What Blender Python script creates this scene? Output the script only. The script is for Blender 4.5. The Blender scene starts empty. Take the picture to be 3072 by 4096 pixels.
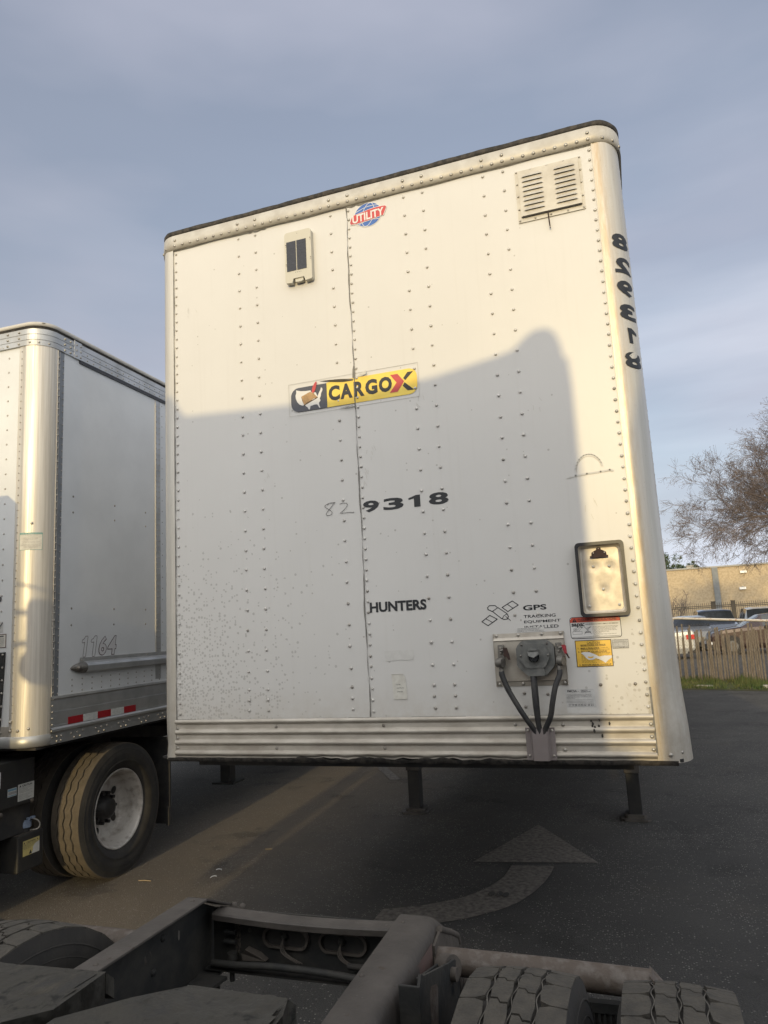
import bpy, bmesh, math, random
from math import radians as R, sin, cos, pi, sqrt, atan2
from mathutils import Vector, Matrix, Euler
sc = bpy.context.scene
col = sc.collection
# ------------------------------------------------------------------ camera
cam = bpy.data.cameras.new('camera'); camo = bpy.data.objects.new('camera', cam); col.objects.link(camo)
cam.sensor_fit = 'VERTICAL'; cam.sensor_height = 36; cam.lens = 2880/4096*36
cam.clip_start = .02; cam.clip_end = 2000
camo.location = (2.3526, -3.3432, 1.7931); camo.rotation_euler = (1.7317, .053, .3364)
sc.camera = camo
sc.render.resolution_x = 768; sc.render.resolution_y = 1024
# ------------------------------------------------------------------ sky, sun, exposure
ELEV, AZ = 11.0, -4.2            # sun height; the light travels towards +y, 4.2 deg to -x
AZD = R(180 - AZ)
w = bpy.data.worlds.new('World'); sc.world = w; w.use_nodes = True
nt = w.node_tree; nt.nodes.clear()
def N(t, **k):
    n = nt.nodes.new(t)
    for a, b in k.items(): setattr(n, a, b)
    return n
sky = N('ShaderNodeTexSky', sky_type='NISHITA', sun_disc=False, sun_elevation=R(ELEV), sun_rotation=R(180+AZ), altitude=20, air_density=1.0, dust_density=1.2, ozone_density=1.0)
tc = N('ShaderNodeTexCoord')
mp = N('ShaderNodeMapping'); mp.inputs['Scale'].default_value = (1.1, 1.1, 3.2); mp.inputs['Rotation'].default_value = (0, .35, .4); mp.inputs['Location'].default_value = (.35, .1, .6)
nz = N('ShaderNodeTexNoise'); nz.inputs['Scale'].default_value = 1.1; nz.inputs['Detail'].default_value = 5; nz.inputs['Roughness'].default_value = .48
cr = N('ShaderNodeValToRGB'); cr.color_ramp.elements[0].position = .40; cr.color_ramp.elements[1].position = .62
cr.color_ramp.elements[0].color = (.5, .5, .5, 1); cr.color_ramp.elements[1].color = (.97, .97, .97, 1)
mx = N('ShaderNodeMixRGB')
# thin cloud veil: brighter and warmer on the side where the sun shines through it
dt = N('ShaderNodeVectorMath', operation='DOT_PRODUCT'); dt.inputs[1].default_value = (-sin(R(AZ)), -cos(R(AZ)), .25)
mr = N('ShaderNodeMapRange', interpolation_type='SMOOTHSTEP'); mr.inputs[1].default_value = -.25; mr.inputs[2].default_value = .95
vc = N('ShaderNodeMixRGB'); vc.inputs[1].default_value = (3.15, 3.32, 4.05, 1); vc.inputs[2].default_value = (18.2, 17.8, 17.0, 1)
nt.links.new(tc.outputs['Generated'], dt.inputs[0]); nt.links.new(dt.outputs['Value'], mr.inputs[0]); nt.links.new(mr.outputs[0], vc.inputs[0]); 
sz = N('ShaderNodeSeparateXYZ'); nt.links.new(tc.outputs['Generated'], sz.inputs[0])
mz0 = N('ShaderNodeMapRange', interpolation_type='SMOOTHSTEP'); mz0.inputs[1].default_value = .0; mz0.inputs[2].default_value = .82
mz = N('ShaderNodeMath', operation='SUBTRACT'); mz.inputs[0].default_value = 1; nt.links.new(mz0.outputs[0], mz.inputs[1])
nt.links.new(sz.outputs[2], mz0.inputs[0])
ms = N('ShaderNodeMapping'); ms.inputs['Scale'].default_value = (1.0, 1.6, 6.5); ms.inputs['Rotation'].default_value = (.25, -.42, .1)
ns = N('ShaderNodeTexNoise'); ns.inputs['Scale'].default_value = 1.35; ns.inputs['Detail'].default_value = 6; ns.inputs['Roughness'].default_value = .5
nt.links.new(tc.outputs['Generated'], ms.inputs[0]); nt.links.new(ms.outputs[0], ns.inputs['Vector'])
rs = N('ShaderNodeMapRange'); rs.inputs[1].default_value = .32; rs.inputs[2].default_value = .60; nt.links.new(ns.outputs[0], rs.inputs[0])
mm = N('ShaderNodeMath', operation='MULTIPLY'); nt.links.new(mz.outputs[0], mm.inputs[0]); nt.links.new(rs.outputs[0], mm.inputs[1])
lx = N('ShaderNodeMapRange'); lx.inputs[1].default_value = -.75; lx.inputs[2].default_value = .35; lx.inputs[3].default_value = .15; lx.inputs[4].default_value = 1; nt.links.new(sz.outputs[0], lx.inputs[0])
m3 = N('ShaderNodeMath', operation='MULTIPLY'); nt.links.new(mm.outputs[0], m3.inputs[0]); nt.links.new(lx.outputs[0], m3.inputs[1])
vg_ = N('ShaderNodeMixRGB'); vg_.inputs[2].default_value = (3.15, 3.12, 3.5, 1)
lg0 = N('ShaderNodeMapRange', interpolation_type='SMOOTHSTEP'); lg0.inputs[1].default_value = -.85; lg0.inputs[2].default_value = -.2; nt.links.new(sz.outputs[0], lg0.inputs[0]); lg = N('ShaderNodeMath', operation='SUBTRACT'); lg.inputs[0].default_value = 1; nt.links.new(lg0.outputs[0], lg.inputs[1]); lm_ = N('ShaderNodeMath', operation='MULTIPLY'); nt.links.new(lg.outputs[0], lm_.inputs[0]); nt.links.new(mz.outputs[0], lm_.inputs[1]); nt.links.new(lm_.outputs[0], vg_.inputs[0]); nt.links.new(vc.outputs[0], vg_.inputs[1])
vb = N('ShaderNodeMixRGB'); vb.inputs[2].default_value = (5.5, 5.85, 6.6, 1); nt.links.new(m3.outputs[0], vb.inputs[0]); nt.links.new(vg_.outputs[0], vb.inputs[1]); nt.links.new(vb.outputs[0], mx.inputs[2])
bg = N('ShaderNodeBackground'); bg.inputs[1].default_value = .145
out = N('ShaderNodeOutputWorld')
L = nt.links.new
L(tc.outputs['Generated'], mp.inputs[0]); L(mp.outputs[0], nz.inputs['Vector']); L(nz.outputs[0], cr.inputs[0]); L(cr.outputs[0], mx.inputs[0])
L(sky.outputs[0], mx.inputs[1]); L(mx.outputs[0], bg.inputs[0]); L(bg.outputs[0], out.inputs[0])
sun = bpy.data.lights.new('sun', 'SUN'); suno = bpy.data.objects.new('sun', sun); col.objects.link(suno)
sun.energy = 2.0; sun.angle = R(.6); sun.color = (1, .78, .40)
tv = Vector((sin(R(AZ))*cos(R(ELEV)), cos(R(AZ))*cos(R(ELEV)), -sin(R(ELEV))))
suno.rotation_euler = tv.to_track_quat('-Z', 'Y').to_euler()
vs = sc.view_settings; vs.view_transform = 'Standard'; vs.look = 'None'; vs.gamma = 1; vs.exposure = .05; vs.use_curve_mapping = False

# ------------------------------------------------------------------ materials
MATS = {}
def M(name, c1, c2=None, scale=6, lo=.4, hi=.62, rough=.5, metal=0, bump=0, bscale=40, stretch=(1,1,1), detail=6, rough2=None, spec=.5, coat=0):
    m = bpy.data.materials.new(name); m.use_nodes = True; t = m.node_tree; b = t.nodes['Principled BSDF']
    b.inputs['Base Color'].default_value = (*c1, 1); b.inputs['Roughness'].default_value = rough; b.inputs['Metallic'].default_value = metal
    b.inputs['Specular IOR Level'].default_value = spec; b.inputs['Coat Weight'].default_value = coat
    def n(ty): return t.nodes.new(ty)
    c = n('ShaderNodeTexCoord'); mpn = n('ShaderNodeMapping'); mpn.inputs['Scale'].default_value = stretch
    t.links.new(c.outputs['Object'], mpn.inputs[0])
    if c2 is not None:
        z = n('ShaderNodeTexNoise'); z.inputs['Scale'].default_value = scale; z.inputs['Detail'].default_value = detail; z.inputs['Roughness'].default_value = .6
        r = n('ShaderNodeValToRGB'); r.color_ramp.elements[0].position = lo; r.color_ramp.elements[1].position = hi
        r.color_ramp.elements[0].color = (*c1, 1); r.color_ramp.elements[1].color = (*c2, 1)
        t.links.new(mpn.outputs[0], z.inputs['Vector']); t.links.new(z.outputs[0], r.inputs[0]); t.links.new(r.outputs[0], b.inputs['Base Color'])
        if rough2 is not None:
            q = n('ShaderNodeMapRange'); q.inputs[1].default_value = lo; q.inputs[2].default_value = hi; q.inputs[3].default_value = rough; q.inputs[4].default_value = rough2
            t.links.new(z.outputs[0], q.inputs[0]); t.links.new(q.outputs[0], b.inputs['Roughness'])
    if bump:
        z2 = n('ShaderNodeTexNoise'); z2.inputs['Scale'].default_value = bscale; z2.inputs['Detail'].default_value = 5
        bp = n('ShaderNodeBump'); bp.inputs['Strength'].default_value = bump; bp.inputs['Distance'].default_value = .01
        t.links.new(mpn.outputs[0], z2.inputs['Vector']); t.links.new(z2.outputs[0], bp.inputs['Height']); t.links.new(bp.outputs[0], b.inputs['Normal'])
    MATS[name] = m
    return m
def mixin(m, color, fac_socket_builder):
    """mix another surface colour over the base colour by a mask"""
    t = m.node_tree; b = t.nodes['Principled BSDF']; n = t.nodes.new
    mix = n('ShaderNodeMixRGB'); mix.inputs[2].default_value = (*color, 1)
    if b.inputs['Base Color'].links: t.links.new(b.inputs['Base Color'].links[0].from_socket, mix.inputs[1])
    else: mix.inputs[1].default_value = b.inputs['Base Color'].default_value
    t.links.new(fac_socket_builder(t), mix.inputs[0]); t.links.new(mix.outputs[0], b.inputs['Base Color'])
def mth(t, op, a, b=None, clamp=False):
    n = t.nodes.new('ShaderNodeMath'); n.operation = op; n.use_clamp = clamp
    for i, v in enumerate((a, b)):
        if v is None: continue
        if isinstance(v, (int, float)): n.inputs[i].default_value = v
        else: t.links.new(v, n.inputs[i])
    return n.outputs[0]
def objxyz(t):
    c = t.nodes.new('ShaderNodeTexCoord'); s = t.nodes.new('ShaderNodeSeparateXYZ'); t.links.new(c.outputs['Object'], s.inputs[0]); return c, s
def spots(cx, cz, rx, rz, scale, dens, seed=0, size=.30):
    """blister spots thinning out from (cx,cz) in the panel"""
    def f(t):
        c, s = objxyz(t)
        v = t.nodes.new('ShaderNodeTexVoronoi'); v.voronoi_dimensions = '2D'; v.inputs['Scale'].default_value = scale; cb = t.nodes.new('ShaderNodeCombineXYZ'); t.links.new(s.outputs[0], cb.inputs[0]); t.links.new(s.outputs[2], cb.inputs[1]); t.links.new(cb.outputs[0], v.inputs['Vector'])
        dx = mth(t, 'DIVIDE', mth(t, 'SUBTRACT', s.outputs[0], cx), rx); dz = mth(t, 'DIVIDE', mth(t, 'SUBTRACT', s.outputs[2], cz), rz)
        d = mth(t, 'ADD', mth(t, 'MULTIPLY', dx, dx), mth(t, 'MULTIPLY', dz, dz))
        mask = mth(t, 'MULTIPLY', mth(t, 'POWER', 2.718, mth(t, 'MULTIPLY', d, -1)), dens)
        sp = t.nodes.new('ShaderNodeSeparateColor'); t.links.new(v.outputs['Color'], sp.inputs[0])
        on = mth(t, 'LESS_THAN', sp.outputs[0], mask)
        rad = mth(t, 'ADD', mth(t, 'MULTIPLY', sp.outputs[1], size*.6), size*.4)
        dot = mth(t, 'LESS_THAN', v.outputs['Distance'], rad)
        return mth(t, 'MULTIPLY', mth(t, 'MULTIPLY', on, dot), .62)
    return f
def grime_low(z0, z1, amt, scale=9):
    """dirt that thickens towards the bottom edge of a part (road spray)"""
    def f(t):
        c, s = objxyz(t)
        nzn = t.nodes.new('ShaderNodeTexNoise'); nzn.inputs['Scale'].default_value = scale; nzn.inputs['Detail'].default_value = 8; nzn.inputs['Roughness'].default_value = .7
        t.links.new(c.outputs['Object'], nzn.inputs['Vector'])
        g = mth(t, 'DIVIDE', mth(t, 'SUBTRACT', z1, s.outputs[2]), z1-z0, True)
        return mth(t, 'MULTIPLY', mth(t, 'MULTIPLY', g, mth(t, 'SUBTRACT', mth(t, 'MULTIPLY', nzn.outputs[0], 2.4), .6, True), True), amt, True)
    return f
G = 1.19
panel = M('white_panel_paint', (.60, .59, .57), (.57, .56, .54), scale=1.6, lo=.35, hi=.7, rough=.38, bump=.03, bscale=3)
mixin(panel, (.33, .32, .30), spots(-.05, G+.28, .52, .50, 64, .85, size=.46))
mixin(panel, (.36, .34, .31), spots(2.42, G+.16, .30, .36, 56, .28, size=.42))
mixin(panel, (.30, .28, .25), spots(1.1, G+1.0, 1.3, 1.2, 26, .06, size=.14))
mixin(panel, (.44, .40, .34), grime_low(G+.18, G+.36, .6, 14))
def streaks(t):
    c, s = objxyz(t); mpn = t.nodes.new('ShaderNodeMapping'); mpn.inputs['Scale'].default_value = (34, 1, 1.1); t.links.new(c.outputs['Object'], mpn.inputs[0])
    z = t.nodes.new('ShaderNodeTexNoise'); z.inputs['Scale'].default_value = 1; z.inputs['Detail'].default_value = 7; z.inputs['Roughness'].default_value = .6; t.links.new(mpn.outputs[0], z.inputs['Vector'])
    return mth(t, 'MULTIPLY', mth(t, 'SUBTRACT', mth(t, 'MULTIPLY', z.outputs[0], 3.2), 1.75, True), .16)
mixin(panel, (.40, .37, .32), streaks)
postm = M('post_metal', (.58, .56, .51), (.50, .475, .425), scale=7, lo=.3, hi=.7, rough=.36, metal=.30, bump=.05, bscale=9, stretch=(9, 9, .35), spec=.5)
def post_dirt(t):
    c, s = objxyz(t)
    mpn = t.nodes.new('ShaderNodeMapping'); mpn.inputs['Scale'].default_value = (60, 60, 7); t.links.new(c.outputs['Object'], mpn.inputs[0])
    z = t.nodes.new('ShaderNodeTexNoise'); z.inputs['Scale'].default_value = 1; z.inputs['Detail'].default_value = 8; z.inputs['Roughness'].default_value = .75; t.links.new(mpn.outputs[0], z.inputs['Vector'])
    # dirt sits along the flange beside the panel
    d = mth(t, 'ABSOLUTE', mth(t, 'SUBTRACT', s.outputs[0], 2.392))
    e = mth(t, 'SUBTRACT', 1, mth(t, 'DIVIDE', d, .055), True)
    return mth(t, 'MULTIPLY', mth(t, 'MULTIPLY', e, mth(t, 'SUBTRACT', mth(t, 'MULTIPLY', z.outputs[0], 3.2), .9, True)), .85)
mixin(postm, (.40, .30, .19), post_dirt)
mixin(postm, (.34, .29, .23), grime_low(G-.02, G+.75, .6, 22))
def chips(t, scale, th):
    c, s = objxyz(t); z = t.nodes.new('ShaderNodeTexNoise'); z.inputs['Scale'].default_value = scale; z.inputs['Detail'].default_value = 6; z.inputs['Roughness'].default_value = .65; t.links.new(c.outputs['Object'], z.inputs['Vector'])
    return mth(t, 'MULTIPLY', mth(t, 'SUBTRACT', z.outputs[0], th-.04, True), 14, True)
def freckle(t):
    c, s = objxyz(t); z = t.nodes.new('ShaderNodeTexNoise'); z.inputs['Scale'].default_value = 95; z.inputs['Detail'].default_value = 3; t.links.new(c.outputs['Object'], z.inputs['Vector'])
    return mth(t, 'MULTIPLY', mth(t, 'SUBTRACT', mth(t, 'MULTIPLY', z.outputs[0], 9), 5.9, True), .45)
mixin(postm, (.30, .26, .2), freckle)
railm = M('rail_aluminium', (.50, .48, .435), (.41, .385, .34), scale=9, rough=.52, metal=.2, bump=.06, bscale=30)
mixin(railm, (.32, .27, .2), freckle)
kick = M('kick_aluminium', (.50, .465, .41), (.38, .345, .295), scale=5, rough=.48, metal=.3, rough2=.6, bump=.12, bscale=14, stretch=(1, 1, 3))
mixin(kick, (.16, .14, .12), grime_low(G-.02, G+.1, .5, 10))
alu = M('brushed_aluminium', (.63, .595, .53), (.52, .485, .43), scale=3, rough=.44, metal=.5, rough2=.55, bump=.04, bscale=6, stretch=(22, 22, .5))
flangem = M('flange_aluminium', (.26, .27, .28), (.21, .22, .23), scale=5, rough=.5, metal=.5)
alu_flat = M('side_aluminium', (.50, .50, .49), (.40, .40, .39), scale=4, rough=.34, metal=.7, rough2=.48, bump=.04, bscale=12)
rivm = M('rivet_metal', (.42, .40, .36), (.30, .28, .25), scale=30, rough=.35, metal=.6)
rivw = M('rivet_painted', (.56, .545, .51), (.42, .40, .37), scale=40, rough=.38, metal=.2)
rivs = M('rivet_stained', (.44, .42, .38), (.30, .28, .25), scale=50, rough=.5, metal=.3)
rivd = M('rivet_dirty', (.28, .26, .23), (.16, .14, .12), scale=50, rough=.6, metal=.3)
rusty = M('rusty_steel', (.045, .022, .016), (.025, .014, .012), scale=60, rough=.8)
caulk = M('seam_caulk', (.22, .21, .19), (.13, .125, .11), scale=30, rough=.85)
tar = M('black_sealant', (.02, .019, .018), (.06, .052, .045), scale=40, rough=.8, bump=.4, bscale=60)
sidew = M('white_side_panel', (.66, .67, .67), (.61, .62, .62), scale=2, rough=.42, bump=.02, bscale=4)
roofm = M('roof_sheet', (.5, .48, .44), (.4, .38, .34), scale=3, rough=.6)
black = M('black_print', (.012, .014, .018), rough=.5)
faded = M('faded_black_print', (.05, .05, .052), (.12, .12, .12), scale=60, rough=.6)
white = M('white_print', (.64, .63, .61), rough=.45)
pen = M('marker_ink', (.06, .055, .05), rough=.6)
film = M('clear_film_edge', (.42, .40, .35), rough=.4)
yellow = M('label_yellow', (.74, .47, .07), (.70, .42, .05), scale=12, rough=.4)
gold = M('logo_yellow', (.80, .60, .09), (.76, .52, .06), scale=5, rough=.35)
navy = M('logo_navy', (.045, .048, .065), (.06, .062, .08), scale=8, rough=.35)
red = M('logo_red', (.52, .045, .04), (.44, .05, .05), scale=30, rough=.4)
redd = M('warning_red', (.55, .07, .035), (.47, .08, .05), scale=20, rough=.45)
blue = M('logo_blue', (.03, .10, .36), (.04, .13, .42), scale=20, rough=.35)
tan = M('book_tan', (.42, .27, .13), (.36, .22, .10), scale=60, rough=.6)
tand = M('book_brown', (.10, .06, .03), rough=.6)
paper = M('old_paper', (.60, .585, .53), (.52, .5, .45), scale=30, rough=.8)
greyp = M('grey_sticker', (.47, .465, .45), (.55, .545, .53), scale=25, rough=.7)
ghost = M('glue_residue', (.575, .565, .54), (.535, .525, .50), scale=40, rough=.6)
plastic = M('tracker_plastic', (.50, .48, .41), rough=.5)
solar = M('solar_cell', (.012, .013, .018), (.02, .02, .028), scale=60, rough=.22)
greyplas = M('socket_grey', (.10, .104, .10), (.15, .15, .142), scale=30, rough=.55, bump=.1, bscale=70)
cast = M('cast_metal', (.22, .21, .19), (.12, .11, .10), scale=30, rough=.5, metal=.5, bump=.2, bscale=60)
rubber = M('black_rubber', (.022, .022, .024), (.04, .038, .036), scale=20, rough=.65)
trim = M('gasket_rubber', (.018, .018, .021), (.035, .033, .032), scale=25, rough=.4)
redplas = M('red_handle', (.38, .03, .045), (.2, .03, .03), scale=60, rough=.5)
brownm = M('cover_bronze', (.25, .22, .215), (.22, .19, .185), scale=6, rough=.45, metal=.3)
steelplate = M('plate_steel', (.46, .425, .37), (.36, .32, .27), scale=9, rough=.45, metal=.45, bump=.05, bscale=20)
tray = M('tray_aluminium', (.52, .48, .42), (.40, .36, .30), scale=10, rough=.42, metal=.45, rough2=.5, bump=.06, bscale=12)
under = M('underbody_black', (.02, .02, .021), (.04, .036, .032), scale=8, rough=.8)
legm = M('leg_paint', (.065, .058, .052), (.035, .03, .026), scale=12, rough=.7, bump=.1)
legd = M('leg_black', (.010, .010, .011), (.018, .017, .016), scale=12, rough=.6)
tire = M('tyre_rubber', (.024, .023, .022), (.045, .041, .036), scale=9, lo=.35, hi=.7, rough=.85, bump=.12, bscale=50)
tread = M('tyre_tread_dusty', (.048, .044, .038), (.085, .076, .062), scale=16, lo=.35, hi=.7, rough=.92, bump=.6, bscale=70, detail=12)
mixin(tread, (.16, .15, .13), lambda t: chips(t, 120, .72))
tread2 = M('tyre_tread_tan', (.080, .067, .051), (.125, .103, .078), scale=14, lo=.3, hi=.75, rough=.9, bump=.25, bscale=90)
groove = M('tyre_groove', (.02, .019, .018), (.05, .045, .04), scale=30, rough=.95)
rimw = M('rim_white', (.56, .53, .49), (.27, .235, .20), scale=14, lo=.46, hi=.72, rough=.4, metal=.15, detail=10)
hubm = M('hub_oily', (.012, .012, .013), (.025, .022, .02), scale=20, rough=.5)
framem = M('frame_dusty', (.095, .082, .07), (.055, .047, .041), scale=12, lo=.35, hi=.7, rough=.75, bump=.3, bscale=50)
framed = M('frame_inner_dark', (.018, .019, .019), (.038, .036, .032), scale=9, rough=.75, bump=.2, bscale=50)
frames = M('rail_smooth_dusty', (.085, .075, .067), (.042, .037, .033), scale=7, lo=.35, hi=.72, rough=.65, bump=.25, bscale=40, detail=12)
mixin(frames, (.05, .035, .026), lambda t: chips(t, 26, .66))
mixin(frames, (.17, .155, .135), lambda t: chips(t, 60, .70))
barm = M('bar_rusty', (.085, .067, .054), (.135, .118, .105), scale=30, lo=.45, hi=.65, rough=.7, bump=.5, bscale=30)
plateg = M('greasy_plate', (.018, .017, .014), (.048, .044, .035), scale=9, lo=.42, hi=.6, rough=.38, rough2=.85, bump=.9, bscale=14, detail=12)
mixin(plateg, (.006, .006, .005), lambda t: chips(t, 18, .62))
redtape = M('tape_red', (.34, .012, .02), (.28, .01, .015), scale=60, rough=.3)
wtape = M('tape_white', (.60, .62, .62), (.50, .53, .52), scale=60, rough=.25)
outl_ = M('number_outline', (.13, .10, .10), rough=.6)
numfill = M('number_fill', (.58, .57, .57), rough=.45)
fadedtape = M('tape_faded_red', (.135, .085, .075), (.115, .08, .07), scale=20, rough=.7)
capblue = M('cap_blue', (.20, .25, .34), (.14, .18, .25), scale=40, rough=.5)
boxblk = M('tank_black', (.014, .015, .017), (.025, .024, .022), scale=8, rough=.5)
boxtop = M('tank_top_dust', (.05, .043, .036), (.07, .06, .05), scale=20, rough=.85)
lblwhite = M('label_white', (.52, .52, .49), (.46, .46, .43), scale=30, rough=.6)
lblyel = M('label_pale_yellow', (.50, .42, .16), (.45, .38, .15), scale=30, rough=.6)
lblblue = M('label_blue', (.14, .26, .34), rough=.6)
teal = M('label_teal', (.12, .30, .27), rough=.5)
mark = M('worn_road_paint', (.19, .170, .150), (.080, .074, .066), scale=30, lo=.38, hi=.64, rough=.9, detail=14)
cabm = M('cab_white', (.55, .54, .52), rough=.35)
glass = M('dark_glass', (.02, .024, .028), rough=.08, spec=.8)
wood = M('lath_wood', (.17, .14, .11), (.27, .23, .185), scale=8, rough=.85, stretch=(6, 6, .8))
pipe = M('pipe_galvanised', (.60, .56, .50), (.40, .25, .17), scale=14, lo=.55, hi=.66, rough=.6)
wire = M('fence_wire', (.14, .12, .10), rough=.6, metal=.3)
iron = M('iron_fence_paint', (.055, .048, .042), rough=.6)
conc = M('concrete_block', (.40, .38, .34), (.30, .28, .25), scale=14, rough=.9)
grassm = M('grass_blades', (.05, .085, .018), (.12, .12, .035), scale=5, rough=.8)
soil = M('verge_soil', (.06, .055, .03), (.05, .065, .02), scale=4, rough=.95, bump=.5, bscale=20)
stucco = M('stucco_wall', (.50, .40, .26), (.40, .31, .195), scale=5, lo=.42, hi=.6, rough=.9, bump=.6, bscale=6, detail=12)
stuccob = M('pilaster_grey', (.24, .25, .25), (.20, .21, .21), scale=3, rough=.85)
capg = M('coping_grey', (.36, .35, .32), rough=.8)
bark = M('tree_bark', (.10, .075, .06), (.06, .045, .038), scale=20, rough=.9)
twig = M('twig_bark', (.17, .135, .12), (.095, .075, .066), scale=30, rough=.9)
seedm = M('seed_cluster', (.15, .105, .085), rough=.9)
pine = M('evergreen_leaf', (.045, .07, .03), (.075, .10, .045), scale=2, rough=.85)
litter = M('litter_white', (.7, .7, .68), rough=.6)
stick = M('dry_stick', (.30, .23, .14), rough=.8)
lampw = M('lamp_white', (.85, .85, .82), rough=.3)
# asphalt with light aggregate flecks
asph = M('asphalt', (.060, .058, .056), (.092, .088, .083), scale=.9, lo=.35, hi=.7, rough=.9, bump=1.0, bscale=130, detail=10)
def flecks(t):
    c, s = objxyz(t)
    v = t.nodes.new('ShaderNodeTexVoronoi'); v.voronoi_dimensions = '2D'; v.inputs['Scale'].default_value = 75; t.links.new(c.outputs['Object'], v.inputs['Vector'])
    sp = t.nodes.new('ShaderNodeSeparateColor'); t.links.new(v.outputs['Color'], sp.inputs[0])
    zz = t.nodes.new('ShaderNodeTexNoise'); zz.inputs['Scale'].default_value = 1.7; zz.inputs['Detail'].default_value = 6; t.links.new(c.outputs['Object'], zz.inputs['Vector'])
    dens = mth(t, 'MULTIPLY', mth(t, 'SUBTRACT', mth(t, 'MULTIPLY', zz.outputs[0], 3), 1.05, True), .30)
    on = mth(t, 'LESS_THAN', sp.outputs[0], dens)
    return mth(t, 'MULTIPLY', mth(t, 'MULTIPLY', on, mth(t, 'LESS_THAN', v.outputs['Distance'], .33)), sp.outputs[1])
def sunstrip_tint(t):  # pale warm tone painted along the strip between the trailers to strengthen its sunlight
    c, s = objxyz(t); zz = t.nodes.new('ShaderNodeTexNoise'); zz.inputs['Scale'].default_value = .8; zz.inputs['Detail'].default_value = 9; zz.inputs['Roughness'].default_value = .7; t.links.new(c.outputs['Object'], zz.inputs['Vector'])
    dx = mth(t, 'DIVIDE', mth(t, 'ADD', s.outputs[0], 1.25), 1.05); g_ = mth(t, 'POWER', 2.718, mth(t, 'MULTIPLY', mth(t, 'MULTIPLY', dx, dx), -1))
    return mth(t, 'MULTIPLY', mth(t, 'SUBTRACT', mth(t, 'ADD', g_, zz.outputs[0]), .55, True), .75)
mixin(asph, (.24, .195, .145), sunstrip_tint)
mixin(asph, (.030, .028, .027), lambda t: mth(t, 'MULTIPLY', chips(t, 1.3, .60), .45))
mixin(asph, (.16, .152, .142), lambda t: mth(t, 'MULTIPLY', chips(t, 95, .62), .7))
mixin(asph, (.34, .32, .29), flecks)
for n_ in asph.node_tree.nodes:
    if n_.type == 'BUMP': n_.inputs['Distance'].default_value = .03
def carpaint(n, c): return M(n, c, rough=.28, metal=.25, coat=.6)
cp_white = carpaint('car_white', (.45, .45, .44)); cp_silver = carpaint('car_silver', (.17, .175, .18)); cp_blue = carpaint('car_blue', (.05, .07, .12)); cp_black = carpaint('car_black', (.03, .032, .04)); cp_maroon = carpaint('car_maroon', (.026, .010, .011))
rimc = M('car_rim', (.10, .10, .10), rough=.5)
tail = M('tail_lamp', (.55, .02, .02), rough=.2); headl = M('head_lamp', (.7, .72, .75), rough=.15)

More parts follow.
